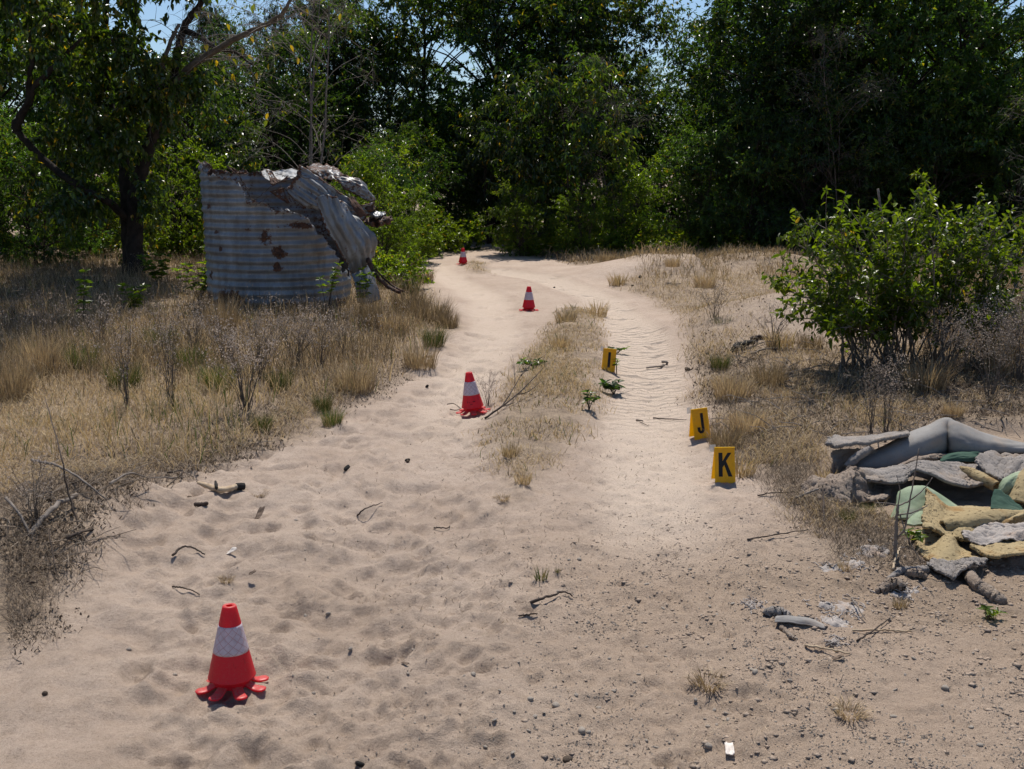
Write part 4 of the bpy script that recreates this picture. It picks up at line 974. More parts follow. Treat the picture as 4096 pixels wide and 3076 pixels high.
def tree_meshes(name, seed, h, r0, z0, z1, rx, ncl, cr, ntw, nlf, LL, LW, droop=.4, hang=0.0, lean=(0, 0), prof=1.0, stems=1, fine=False, tw_r=.004, leafy=1.0, wide=.6, gap=.0, limb_k=1.0):
    """trunk and crown of one tree, standing at the origin"""
    g = rs(seed)
    tr, cw = MB(), MB()
    trunks = []
    for s in range(stems):
        n = 12; t = np.linspace(0, 1, n)
        a = g.uniform(0, 6.28); sp = (rx * .45 if stems > 1 else .1) * g.uniform(.5, 1)
        x = lean[0] * t ** 1.3 + sp * math.cos(a) * t + .05 * h * np.cumsum(g.normal(0, .18, n)) * .35
        y = lean[1] * t ** 1.3 + sp * math.sin(a) * t + .05 * h * np.cumsum(g.normal(0, .18, n)) * .35
        P = np.stack([x, y, t * h * g.uniform(.8, .92)], -1); P -= P[0] * np.array([1, 1, 0]); P[0, 2] = -.15
        if stems > 1: P[:, :2] += .08 * np.array([math.cos(a), math.sin(a)])
        rad = r0 / stems ** .5 * (1 - .82 * t) * (1 + .35 * np.exp(-t * 14))
        tube(tr, P, rad, 9, .5, True, .1, g)
        trunks.append((P, rad))
    # clumps of leaves through the crown's volume
    t = g.rand(ncl); z = z0 + (z1 - z0) * t
    pr = (np.sin(np.pi * np.clip(t * .86 + .10, 0, 1)) ** prof)
    a = g.uniform(0, 6.28, ncl); rad = rx * pr * np.sqrt(g.uniform(.08, 1, ncl))
    C = np.stack([rad * np.cos(a) + lean[0] * (z / h) ** 1.3, rad * np.sin(a) + lean[1] * (z / h) ** 1.3, z + g.normal(0, .1, ncl)], -1)
    if gap: C = C[vn(C[:, 0] * .9 + 7 * seed, C[:, 2] * .9, seed) > gap]
    for c in C:
        P, rd = trunks[g.randint(len(trunks))]
        za = np.clip(c[2] - wide * np.hypot(c[0] - lean[0] * .5, c[1]) - .1, .12 * h, .84 * h)
        i = int(np.argmin(np.abs(P[:, 2] - za))); p = P[i]
        m = (p + c) / 2 + np.array([g.normal(0, .10), g.normal(0, .10), .12 * np.linalg.norm(c - p)]) * (1 - hang)
        q = curve([p, m, c], 7)
        tube(tr, q, np.linspace(min(rd[i] * .5, (.010 + .008 * np.linalg.norm(c - p)) * limb_k), .004, 7), 5, .5, False, .1, g)
    nC = len(C)
    k = nC * ntw
    ci = np.repeat(np.arange(nC), ntw)
    A = C[ci] + g.normal(0, cr * .22, (k, 3))
    d = norm(g.normal(0, 1, (k, 3)) * np.array([1, 1, .7]) + .5 * norm(C[ci] * np.array([1, 1, 0]) + 1e-6) + np.array([0, 0, .25 - hang * 2.2]))
    ln = cr * g.uniform(.6, 1.35, k)
    B = A + d * ln[:, None]
    B[:, 2] -= hang * ln * .4
    B[:, 2] = np.maximum(B[:, 2], .05)
    twig_prisms(tr, A, B, tw_r, tw_r * .4)
    m = nlf; ti = np.repeat(np.arange(k), m)
    keep = g.rand(len(ti)) < leafy; ti = ti[keep]
    s = g.uniform(.1, 1.05, len(ti))
    Pp = A[ti] + (B - A)[ti] * s[:, None] + g.normal(0, .012, (len(ti), 3))
    D = d[ti] * .7 + g.normal(0, .62, (len(ti), 3)) + np.array([0, 0, -droop])
    L = LL * g.uniform(.6, 1.25, len(ti)); W = LW * g.uniform(.7, 1.2, len(ti))
    ctint = g.rand(nC)[ci][ti]
    tint = np.clip(.45 * ctint + .5 * g.rand(len(ti)) + (g.rand(len(ti)) < .035) * .5, 0, 1)
    leaf_quads(cw, Pp, D, L, W, g, tint, fine=fine)
    return tr.mesh(name + '_wood'), cw.mesh(name + '_leaves', smooth=False)

SPECIES = {}
def species(key, mat, bark, **k):
    a, b = tree_meshes(key, **k)
    a.materials.append(M[bark]); b.materials.append(M[mat])
    SPECIES[key] = (a, b)
species('broad', 'leaf', 'bark', seed=11, h=6.6, r0=.12, z0=.7, z1=6.6, rx=2.5, ncl=150, cr=.52, ntw=12, nlf=21, LL=.115, LW=.052, droop=.55, prof=.35, gap=.27)
species('dense', 'leaf', 'bark', seed=12, h=6.0, r0=.10, z0=.2, z1=6.0, rx=2.3, ncl=165, cr=.50, ntw=12, nlf=20, LL=.105, LW=.048, droop=.4, prof=.3, gap=.24)
species('yellowing', 'leaf_yellow', 'bark', seed=13, h=6.4, r0=.11, z0=1.2, z1=6.5, rx=2.2, ncl=105, cr=.52, ntw=12, nlf=18, LL=.125, LW=.052, droop=.9, prof=.4)
species('feathery', 'leaf_fine', 'bark', seed=14, h=8.5, r0=.15, z0=1.6, z1=8.4, rx=1.7, ncl=95, cr=.6, ntw=17, nlf=28, LL=.18, LW=.014, droop=1.5, hang=.5, prof=.7)
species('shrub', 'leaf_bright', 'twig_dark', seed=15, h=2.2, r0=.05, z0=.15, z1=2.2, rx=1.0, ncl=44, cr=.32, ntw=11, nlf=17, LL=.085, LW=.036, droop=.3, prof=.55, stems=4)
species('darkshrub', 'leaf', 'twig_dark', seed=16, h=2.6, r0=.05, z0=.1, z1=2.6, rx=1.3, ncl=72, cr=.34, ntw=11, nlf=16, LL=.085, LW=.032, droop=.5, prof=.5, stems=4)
species('bare', 'leaf_yellow', 'twig_grey', seed=37, h=6.2, r0=.05, stems=3, z0=1.2, z1=6.2, rx=1.5, ncl=60, cr=.42, ntw=16, nlf=2, LL=.09, LW=.04, droop=.9, prof=.5, tw_r=.0030, leafy=.4, lean=(.9, .3), limb_k=.35, hang=.22)
species('vine', 'leaf_yellow', 'twig_dark', seed=18, h=3.4, r0=.05, z0=.2, z1=3.4, rx=1.0, ncl=46, cr=.36, ntw=10, nlf=13, LL=.14, LW=.055, droop=1.1, prof=.5, stems=3)
species('low', 'leaf_bright', 'twig_dark', seed=19, h=.75, r0=.03, z0=.08, z1=.75, rx=.75, ncl=26, cr=.24, ntw=9, nlf=14, LL=.10, LW=.05, droop=.4, prof=.5, stems=4)
species('open', 'leaf', 'bark', seed=20, h=7.2, r0=.13, z0=2.2, z1=7.4, rx=2.3, ncl=100, cr=.52, ntw=12, nlf=17, LL=.11, LW=.045, droop=.9, prof=.5, gap=.33)

NAMES = {'broad': 'broadleaf_tree', 'dense': 'dense_tree', 'yellowing': 'yellowing_tree', 'feathery': 'weeping_tree', 'shrub': 'green_shrub', 'darkshrub': 'dark_shrub', 'bare': 'leafless_tree', 'vine': 'vine_thicket', 'low': 'low_bush', 'open': 'open_tree'}
CATS = {'shrub': 'shrub', 'darkshrub': 'shrub', 'vine': 'shrub', 'low': 'bush'}
def plant(key, px, d, sc_, rot, label, group=None, sz=1.0):
    x = PD(px, 1538, d)[0]
    z = float(H(x, d)) - .03
    t = thing(NAMES[key], label, CATS.get(key, 'tree'), (x, d, z), (0, 0, R_(rot)), group)
    t.scale = (sc_, sc_, sc_ * sz)
    link('trunk', SPECIES[key][0], None, t)
    c = link('crown', SPECIES[key][1], None, t); c['kind'] = 'stuff'
    return t
FB = 'trees of the wood behind the track'
TREES = [
 # far row
 ('feathery', -350, 30, 1.0, 20, 'weeping fine-leaved tree far behind the big dark-trunked tree at the picture edge'),
 ('open', 230, 29, .95, 80, 'thin-crowned tree behind the dark-trunked tree and left of the sky gap'),
 ('feathery', 905, 31, .74, 140, 'pale weeping tree against the blue sky gap above the tank'),
 ('feathery', 1290, 30, .9, 210, 'weeping fine-leaved tree rising behind the bare twiggy tree'),
 ('broad', 640, 30, .62, 300, 'low round tree below the blue sky gap behind the forked trunk'),
 ('open', 1590, 31, .7, 33, 'open tree with sky showing through behind the crumpled tank top'),
 ('dense', 1880, 33, .6, 66, 'far dark tree at the end of the track beyond the last cone'),
 ('broad', 2080, 31, 1.05, 130, 'dark tall tree standing beyond the bend of the track'),
 ('open', 2500, 31, .62, 250, 'thin tree with bright sky patches behind the thicket past the cones'),
 ('feathery', 2840, 32, .62, 285, 'weeping tree behind the sky gap between the two dark masses'),
 ('dense', 3010, 30, 1.1, 15, 'tall dark tree at the back just past the sky gap'),
 ('broad', 3420, 31, 1.1, 99, 'tall dark tree in the back row above the green bush'),
 ('dense', 3640, 31, 1.0, 170, 'tall dark tree in the back row beside the corner sky gap'),
 ('open', 4230, 31, .85, 10, 'thin tree in the back row below the corner sky gap'),
 # middle row
 ('dense', -250, 25.5, 1.05, 40, 'dark leafy tree at the picture edge behind the dark-trunked tree'),
 ('broad', 60, 24.5, .95, 120, 'dark broadleaf tree behind the dense shrubs of the shady corner'),
 ('dense', 430, 26, .72, 200, 'mid-height dark tree right behind the dark trunk'),
 ('broad', 830, 27, .66, 10, 'green sunlit tree whose top ends under the sky gap'),
 ('dense', 1130, 26.5, .82, 310, 'dark green tree directly behind the left rim of the tank'),
 ('broad', 1390, 30, .9, 60, 'tall dark tree above the crumpled right side of the tank'),
 ('yellowing', 1730, 30.0, 1.1, 150, 'tall tree with a leaning limb over the end of the track'),
 ('broad', 1980, 29.8, 1.16, 205, 'tall leafy tree with drooping yellow-green leaves above the last cone'),
 ('yellowing', 2220, 29, 1.18, 255, 'tall tree with yellowing leaves above the middle thicket'),
 ('yellowing', 2420, 29.5, .95, 35, 'yellowing tree at the top beside the long sky gap'),
 ('dense', 3050, 24.0, 1.0, 75, 'very dark tall tree bordering the sky gap on its shady side'),
 ('broad', 3240, 23.8, 1.0, 345, 'dark tree with a rounded top behind the green bush'),
 ('dense', 3480, 23.6, 1.06, 190, 'dense dark tree in the middle of the shady wall of trees'),
 ('broad', 3740, 23.4, 1.05, 230, 'dark broad tree towering behind the right end of the green bush'),
 ('dense', 4000, 24.2, .82, 300, 'rounded dark tree below the blue corner of sky'),
 ('yellowing', 4280, 25, .8, 120, 'yellow-green tree cut by the picture edge below the corner of sky'),
 # front shrubs and saplings
 ('darkshrub', -60, 19.6, 1.05, 10, 'dark shaded shrub at the picture edge beside the dark trunk'),
 ('darkshrub', 210, 18.8, .85, 100, 'dark shrub with glinting leaves standing before the dark trunk'),
 ('shrub', 420, 21.5, .95, 50, 'sunlit green shrub just behind the dark trunk'),
 ('shrub', 760, 21.0, 1.0, 200, 'bright green shrub between the dark trunk and the tank'),
 ('vine', 960, 22.5, .85, 300, 'yellow-green leafy thicket behind the left edge of the tank'),
 ('shrub', 1545, 17.0, .58, 10, 'bright green rounded shrub growing against the torn side of the tank'),
 ('shrub', 1500, 19.6, .92, 130, 'taller bright green shrub rising behind the curled tank sheet'),
 ('shrub', 1640, 20.2, .55, 250, 'small sunlit shrub between the tank and the track'),
 ('shrub', 1770, 26.5, 1.1, 300, 'green shrub closing off the end of the track'),
 ('vine', 1960, 25.4, .9, 20, 'yellow-green leafy thicket right behind the last cone'),
 ('vine', 2120, 23.2, 1.05, 80, 'thicket with drooping yellow leaves beyond the bend'),
 ('shrub', 2090, 21.6, .66, 330, 'low bright shrub at the edge of the sand beside the last cone'),
 ('vine', 2290, 22.6, 1.1, 170, 'tall yellow-green thicket above the sandy mound'),
 ('shrub', 2330, 21.2, .6, 60, 'small green shrub at the foot of the tall thicket'),
 ('shrub', 2500, 22.0, .85, 130, 'green shrub standing behind the sandy mound'),
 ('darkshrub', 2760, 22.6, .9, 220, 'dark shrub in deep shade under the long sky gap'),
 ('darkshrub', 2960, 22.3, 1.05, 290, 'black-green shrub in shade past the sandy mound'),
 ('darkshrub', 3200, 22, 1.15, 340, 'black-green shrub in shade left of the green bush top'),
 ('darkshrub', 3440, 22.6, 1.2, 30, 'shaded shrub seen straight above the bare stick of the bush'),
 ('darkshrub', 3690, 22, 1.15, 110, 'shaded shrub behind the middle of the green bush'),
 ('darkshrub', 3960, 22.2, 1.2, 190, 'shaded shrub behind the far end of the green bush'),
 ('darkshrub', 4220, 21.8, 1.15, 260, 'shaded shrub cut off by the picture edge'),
 ('darkshrub', -300, 27.5, 1.2, 15, 'second-row dark shrub behind the shady corner shrubs'),
 ('darkshrub', 330, 28, 1.2, 55, 'second-row dark shrub seen between the two trunks of the big tree'),
 ('darkshrub', 700, 28.5, 1.1, 95, 'second-row dark shrub under the sky gap beside the tank'),
 ('darkshrub', 1350, 29, 1.2, 135, 'second-row dark shrub hidden behind the crumpled tank top'),
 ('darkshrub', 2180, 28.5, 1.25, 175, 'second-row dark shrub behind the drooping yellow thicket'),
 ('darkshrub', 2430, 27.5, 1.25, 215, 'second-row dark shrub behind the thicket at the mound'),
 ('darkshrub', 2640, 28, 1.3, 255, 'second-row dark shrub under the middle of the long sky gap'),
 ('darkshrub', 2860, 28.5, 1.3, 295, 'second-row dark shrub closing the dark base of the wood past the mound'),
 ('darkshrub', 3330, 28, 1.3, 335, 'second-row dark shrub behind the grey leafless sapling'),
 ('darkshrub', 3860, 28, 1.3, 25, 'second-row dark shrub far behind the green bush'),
 ('darkshrub', 1650, 24.5, .95, 77, 'dark shrub filling the gap between the tank shrubs and the track end'),
 ('darkshrub', 1560, 22.5, .8, 177, 'dark shrub close behind the bright shrubs at the torn tank side'),
 ('low', 1740, 22.6, .9, 0, 'low bright bush in the sun where the track ends'),
 ('low', 1850, 23.6, .8, 90, 'small low bush in the sun behind the last cone'),
 ('low', 1650, 21.6, .8, 200, 'low leafy bush on the verge at the end of the track'),
 ('low', 1600, 15.6, .62, 60, 'low green bush at the foot of the torn tank side'),
 ('bare', 1245, 18.6, .98, 80, 'pale leafless twiggy tree standing behind the tank'),
 ('bare', 2470, 22.2, .62, 140, 'thin dead tree among the thicket behind the mound'),
 ('bare', 3330, 22.0, .7, 220, 'grey leafless sapling against the dark wall of trees'),
 ('bare', 4120, 18.5, .6, 30, 'grey dead branches at the picture edge above the weeds'),
]
for key, px, d, s, rot, label in TREES:
    plant(key, px, d, s, rot, label, FB if d > 24 else None)

# the big dark-trunked tree at the left, its trunk and limbs set out by hand
def limb(mb, pts, r0, r1, n=26, seed=0, sides=10):
    q = rs(seed); P = curve([PD(*p) for p in pts], n)
    P[1:-1] += q.normal(0, r0 * .10, (n - 2, 3))
    tube(mb, P, np.linspace(r0, r1, n) * (1 + .25 * np.exp(-np.linspace(0, 1, n) * 12) * (r0 > .1)), sides, .5, True, .09, q)
    return P
base = GP(545, 1105); D0 = base[1]
big = thing('dark_trunked_tree', 'big semi-bare tree with a thick black trunk and long pale limbs over the tank', 'tree', (base[0], base[1], base[2] - .05))
limbs = []
def part_limb(name, pts, r0, r1, mat, seed, n=26):
    mb = MB(); P = limb(mb, pts, r0, r1, n, seed); mb.build(name, M[mat], big); limbs.append((P, r1)); return P
part_limb('trunk', [(548, 1130, D0), (538, 960, D0), (545, 780, D0), (585, 620, D0), (635, 470, D0), (672, 360, D0)], .14, .075, 'bark', 1, 34)
part_limb('trunk', [(520, 1110, D0 + .1), (510, 880, D0 + .15), (495, 650, D0 + .2), (440, 420, D0 + .3), (415, 200, D0 + .3), (430, -60, D0 + .3)], .11, .045, 'bark', 2, 30)
part_limb('branch', [(668, 370, D0), (700, 270, D0), (722, 160, D0), (760, 70, D0), (830, -20, D0)], .08, .04, 'bark', 3)
part_limb('branch', [(640, 460, D0 - .05), (628, 380, D0 - .2), (645, 280, D0 - .25), (690, 150, D0 - .3), (715, 95, D0 - .3)], .05, .022, 'bark_pale', 4)
part_limb('branch', [(690, 355, D0), (760, 270, D0 - .3), (880, 190, D0 - .8), (1000, 125, D0 - 1.2), (1110, 70, D0 - 1.5), (1190, -40, D0 - 1.7)], .065, .018, 'bark_pale', 5, 36)
part_limb('branch', [(735, 120, D0), (800, 150, D0 - .2), (860, 190, D0 - .4), (940, 210, D0 - .6), (1010, 260, D0 - .8)], .05, .014, 'bark', 6)
part_limb('branch', [(110, 420, D0 - .8), (140, 350, D0 - .8), (200, 285, D0 - .9), (260, 220, D0 - 1), (330, 150, D0 - 1.1)], .06, .02, 'bark', 7)
part_limb('branch', [(60, 520, D0 - .7), (85, 460, D0 - .75), (112, 415, D0 - .8), (118, 320, D0 - .8), (128, 240, D0 - .8), (115, 120, D0 - .8)], .07, .02, 'bark', 8)
part_limb('branch', [(520, 880, D0), (420, 800, D0 - .4), (300, 740, D0 - .8), (160, 620, D0 - .7), (60, 520, D0 - .7)], .06, .05, 'bark', 9)
g = rs(77)
tw = MB(); lf = MB()
# fine bare twigs along the pale limb and the side branches
def twiglets(P, n, L, seed, mb, r=.007, gen=2):
    q = rs(seed); ends = []
    for k in range(n):
        i = q.randint(len(P) // 4, len(P)); a = P[min(i, len(P) - 1)]
        dd = norm(q.normal(0, 1, 3) * np.array([1, .6, .8]) + np.array([.35, 0, .1]))
        l = L * q.uniform(.5, 1.3)
        c = curve([a, a + dd * l * .5 + q.normal(0, .05 * L, 3), a + dd * l + np.array([0, 0, -.1 * l])], 8)
        tube(mb, c, np.linspace(r, r * .35, 8), 4, .5, False); ends.append(c)
        if gen > 1: ends += twiglets(c, 4, L * .5, seed + k * 7 + 1, mb, r * .55, gen - 1)
    return ends
E = []
for k, (P, r1) in enumerate(limbs[2:6]): E += twiglets(P, 16 if k != 2 else 26, .55, 200 + 40 * k, tw)
tw.build('twig', M['twig_grey'], big)['kind'] = 'stuff'
# leaves: hanging broad leaves in the left crown, a few at the twig ends
def crown_region(n, px0, px1, py0, py1, d0, d1, LL, LW, cr, seed, thr=.38):
    q = rs(seed); pts = []
    while len(pts) < n:
        x, y = q.uniform(px0, px1), q.uniform(py0, py1)
        if vn(x / 150, y / 110, seed) > thr + .35 * max(0, (x - 300) / 500): pts.append(PD(x, y, q.uniform(d0, d1)))
    return crown_at(np.array(pts), LL, LW, cr, seed + 100)
def crown_at(C, LL, LW, cr, seed):
    q = rs(seed); n = len(C); k = 13
    ci = np.repeat(np.arange(n), k); A = C[ci]; d = norm(q.normal(0, 1, (n * k, 3)) + np.array([0, 0, -.2])); l = cr * q.uniform(.5, 1.2, n * k)
    B = A + d * l[:, None]; B[:, 2] -= .12 * l
    twig_prisms(twc, A, B, .0035, .0015)
    m = 13; ti = np.repeat(np.arange(n * k), m)
    P = A[ti] + (B - A)[ti] * q.uniform(.15, 1.05, len(ti))[:, None] + q.normal(0, .015, (len(ti), 3))
    D = d[ti] * .5 + q.normal(0, .5, (len(ti), 3)) + np.array([0, 0, -.85])
    return P, D, LL * q.uniform(.6, 1.2, len(ti)), LW * q.uniform(.7, 1.2, len(ti)), np.clip(.4 * np.repeat(q.rand(n), k)[ti] + .55 * q.rand(len(ti)) + (q.rand(len(ti)) < .03) * .6, 0, 1)
twc = MB()
R1 = crown_region(125, -500, 480, -500, 860, D0 - 1.6, D0 + 1.4, .115, .055, .42, 31, .30)
CH = np.stack([g.uniform(-10, -4.4, 230), g.uniform(12.6, 17.2, 230), g.uniform(5.4, 9, 230)], -1)  # high clumps out of view, added to shade the ground at the left
R4 = crown_at(CH, .12, .06, .55, 35)
R5 = crown_region(75, 230, 1010, 120, 960, D0 + .4, D0 + 3.0, .10, .046, .40, 36, .34)
R6 = crown_region(46, 330, 800, 130, 820, D0 - .9, D0 + .3, .11, .052, .36, 37, .30)
R2 = crown_region(30, 480, 820, -450, 60, D0 - .8, D0 + .8, .115, .055, .38, 32, .2)
ends = np.array([c[-1] for c in E]); q = rs(4); ends = ends[q.rand(len(ends)) < .3]
R3 = (ends, np.tile([0, 0, -1.0], (len(ends), 1)) + q.normal(0, .4, (len(ends), 3)), np.full(len(ends), .11), np.full(len(ends), .05), q.uniform(.7, 1, len(ends)))
PA, DA, LA, WA, TA = (np.concatenate(x) for x in zip(R1, R2, R3, R4, R5, R6))
mb = MB(); leaf_quads(mb, PA[300:], DA[300:], LA[300:], WA[300:], g, TA[300:], fine=True)
mb.build('crown', M['leaf_yellow'], big, smooth=False)['kind'] = 'stuff'
twc.build('leaf_twig', M['twig_dark'], big)['kind'] = 'stuff'
# some of the leaves as pieces of their own, sharing a handful of shapes
LEAFM = {}
def leaf_shapes(mat):
    if mat in LEAFM: return LEAFM[mat]
    out = []
    for k in range(8):
        mb = MB(); leaf_quads(mb, np.zeros((1, 3)), np.array([[1.0, 0, 0]]), 1.0, .46, rs(k), np.array([(k + .5) / 8]), up=np.array([0, 0, 30.0]), fine=True, curl=.08 + .04 * (k % 3))
        me = mb.mesh('leaf', smooth=False); me.materials.append(M[mat]); out.append(me)
    LEAFM[mat] = out
    return out
def leaf_objects(parent, P, D, L, tint, mat, seed):
    q = rs(seed); sh = leaf_shapes(mat); D = norm(D)
    U = norm(q.normal(0, .5, P.shape) + np.array([0, 0, 1.0])); S = norm(np.cross(U, D)); N = np.cross(D, S)
    o0 = np.array(parent.location)
    for p, d, s, n, l, t in zip(P - o0, D, S, N, L, tint):
        o = bpy.data.objects.new('leaf', sh[min(7, int(t * 8))]); COL.objects.link(o); o.parent = parent
        o.matrix_local = Matrix(((d[0] * l, s[0] * l, n[0] * l, p[0]), (d[1] * l, s[1] * l, n[1] * l, p[1]), (d[2] * l, s[2] * l, n[2] * l, p[2]), (0, 0, 0, 1)))
leaf_objects(big, PA[:300], DA[:300], LA[:300], TA[:300], 'leaf_yellow', 5)

# ---------------------------------------------------------------- the green bush at the right
bb = GP(3570, 1475)
bush = thing('green_bush', 'sprawling bright green bush with many arching grey stems', 'bush', tuple(bb - np.array([0, 0, .03])))
g = rs(91)
tg = [(3300, 880), (3240, 920), (3330, 930), (3180, 960), (3140, 1080), (3120, 1150), (3150, 1215), (3210, 1270), (3250, 1130), (3300, 1050), (3380, 1000), (3440, 900), (3420, 1080), (3500, 880), (3560, 930), (3600, 900), (3650, 870), (3690, 850), (3720, 880), (3780, 860), (3820, 890), (3880, 870), (3700, 950), (3640, 1000), (3540, 1010), (3480, 1130), (3600, 1120), (3720, 1060), (3800, 980), (3880, 930), (3780, 1100), (3340, 1160), (3380, 1260), (3660, 1180), (3560, 1220), (3760, 1200), (3930, 890), (3980, 960), (4020, 880), (4080, 900), (3900, 1020), (3990, 1060), (4070, 1000), (4150, 920), (4180, 1010), (3310, 1290), (3200, 1180), (3360, 880), (3450, 1010), (3530, 1100), (3630, 910), (3850, 1010)] + [(int(3290 + 820 * u), int(1130 + 190 * v)) for u, v in rs(55).rand(20, 2)]
segs_a, segs_b = [], []
LP, LD, LT = [], [], []
stems = MB()
for k, (x, y) in enumerate(tg):
    dd = bb[1] + g.uniform(-.75, .75)
    e = PD(x, y, dd)
    s0 = bb + np.array([g.normal(0, .17) + (.15 if x > 3700 else 0) + .35 * max(0, (x - 3700) / 400), g.normal(0, .08), -.03])
    hv = np.linalg.norm((e - s0)[:2]); m = s0 + (e - s0) * .5 + np.array([0, 0, .16 * hv + .05])
    P = curve([s0, m, e], 16); P[1:] += g.normal(0, .008, (15, 3))
    r0 = g.uniform(.006, .011)
    if k < 14:
        mb = MB(); tube(mb, P, np.linspace(r0, .004, 16), 7, .5, True, .1, g); mb.build('stem', M['twig_grey'], bush)
    else: tube(stems, P, np.linspace(r0, .004, 16), 6, .5, True, .1, g)
    # side shoots carrying whorls of leaves
    for j in range(24):
        i = g.randint(6, 16); a = P[min(i, 15)]
        d = norm(norm(P[-1] - P[-4]) * .6 + g.normal(0, .55, 3) + np.array([0, 0, .35])); l = g.uniform(.08, .26)
        b = a + d * l
        segs_a.append(a); segs_b.append(b)
        nl = g.randint(6, 11)
        for w in range(nl):
            s = 1 - .55 * g.rand() ** 1.5
            LP.append(a + (b - a) * s); LD.append(d * .35 + norm(g.normal(0, 1, 3)) * .9 + np.array([0, 0, -.12])); LT.append(g.rand())
    for w in range(7):
        LP.append(P[-1] + g.normal(0, .01, 3)); LD.append(norm(P[-1] - P[-4]) * .4 + g.normal(0, .6, 3)); LT.append(g.rand())
stems.build('stem', M['twig_grey'], bush)['kind'] = 'stuff'
mb = MB(); twig_prisms(mb, np.array(segs_a), np.array(segs_b), .0032, .0015); mb.build('shoot', M['twig_grey'], bush)['kind'] = 'stuff'
LP, LD, LT = np.array(LP), np.array(LD), np.clip(np.array(LT) * .92 + (g.rand(len(LT)) < .03) * .3, 0, 1)
LL = g.uniform(.034, .078, len(LP)) * (.75 + .5 * g.rand(len(LP)))
order = np.argsort(LP[:, 1]); front = order[:900][g.permutation(900)[:300]]
rest = np.setdiff1d(np.arange(len(LP)), front)
mb = MB(); leaf_quads(mb, LP[rest], LD[rest], LL[rest], LL[rest] * .42, g, LT[rest], fine=True)
mb.build('foliage', M['leaf_bright'], bush, smooth=False)['kind'] = 'stuff'
leaf_objects(bush, LP[front], LD[front], LL[front], LT[front], 'leaf_bright', 6)
# bare dead pole sticking out of the bush
mb = MB(); tube(mb, curve([PD(3575, 1300, bb[1] - .1), PD(3568, 1050, bb[1] - .1), PD(3530, 880, bb[1] - .1), PD(3512, 755, bb[1] - .1)], 14), np.linspace(.014, .009, 14), 7, .5, True, .12, g); mb.build('dead_stem', M['twig_grey'], bush)
# tall shoot with small leaves above the bush
c0 = PD(3760, 900, bb[1] + .3)
sh = MB(); P = curve([PD(3790, 1100, bb[1] + .3), PD(3760, 900, bb[1] + .3), PD(3735, 800, bb[1] + .3), PD(3700, 720, bb[1] + .3), PD(3660, 690, bb[1] + .3)], 24)
tube(sh, P, np.linspace(.006, .002, 24), 5, .5, True); sh.build('shoot', M['twig_grey'], bush)
mb = MB(); ii_ = g.randint(8, 24, 44); leaf_quads(mb, P[ii_], g.normal(0, 1, (44, 3)) + np.array([0, 0, .1]), .06, .026, g, g.uniform(.6, .95, 44), fine=True)
mb.build('foliage', M['leaf_bright'], bush, smooth=False)['kind'] = 'stuff'
# ---------------------------------------------------------------- grass and litter
def blades(mb, P, L, W, lean, az, tint, bend=.5):
    n = len(P)
    d = np.stack([np.cos(az), np.sin(az), np.zeros(n)], -1)
    w = np.stack([-np.sin(az), np.cos(az), np.zeros(n)], -1)
    rot = rs(n % 1000).uniform(-1.2, 1.2, n)[:, None]
    w = norm(w * np.cos(rot) + d * np.sin(rot))
    l1 = lean * (1 - bend)
    m = P + (d * np.sin(l1)[:, None] + np.array([0, 0, 1.0]) * np.cos(l1)[:, None]) * (L * .55)[:, None]
    e = m + (d * np.sin(lean)[:, None] + np.array([0, 0, 1.0]) * np.cos(lean)[:, None]) * (L * .45)[:, None]
    h = (W * .5)[:, None]
    V = np.stack([P - w * h, P + w * h, m - w * h * .75, m + w * h * .75, e], 1)
    o = (np.arange(n) * 5)[:, None, None]
    mb.add(V.reshape(-1, 3), (np.array([[2, 3, 4]]) + o).reshape(-1, 3), (np.array([[0, 1, 3, 2]]) + o).reshape(-1, 4), np.repeat(tint, 5))

def scatter(n, mask, x0, x1, y0, y1, seed, pw=1.0, noise_s=None, thr=.4):
    """points on the ground inside a mask, sparser with distance"""
    q = rs(seed); out = []; got = 0
    while got < n:
        k = 60000
        u = q.rand(k); y = y0 * (y1 / y0) ** u if pw == 1 else q.uniform(y0, y1, k)
        x = q.uniform(x0, x1, k) * (y / y1 if pw == 1 else 1)
        ok = q.rand(k) < look(mask, x, y)
        if noise_s: ok &= vn(x * noise_s, y * noise_s, seed) + .25 * q.rand(k) > thr
        p = np.stack([x[ok], y[ok], H(x[ok], y[ok])], -1); out.append(p); got += len(p)
    return np.concatenate(out)[:n]

def grass_patch(name, mask, n, x0, x1, y0, y1, seed, length, lean, tints, width=(.0022, .0045), noise_s=None, thr=.4, mat='grass', grow=None):
    q = rs(seed + 1)
    P = scatter(n, mask, x0, x1, y0, y1, seed, 1.0, noise_s, thr)
    patch = vn(P[:, 0] * 1.3, P[:, 1] * 1.3, seed + 3)
    L = q.uniform(length[0], length[1], n) * (.55 + .9 * patch)
    if grow is not None: L *= grow(P)
    ln = np.clip(q.normal(lean[0], lean[1], n), .05, 1.5)
    W = q.uniform(width[0], width[1], n) * (1 + .09 * P[:, 1])
    tint = np.clip(q.normal(tints[0], tints[1], n) + (patch - .5) * tints[2], 0, 1)
    mb = MB(); blades(mb, P, L, W, ln, q.uniform(0, 6.283, n), tint)
    o = mb.build(name, M[mat], smooth=False); tag(o, kind='stuff'); return o

ml, mr, mm = vegL * (YY < 26), vegR * (YY < 26), np.maximum(vegM, vegI)
straw_l = ml * sstep(-.02, .4, sdL)
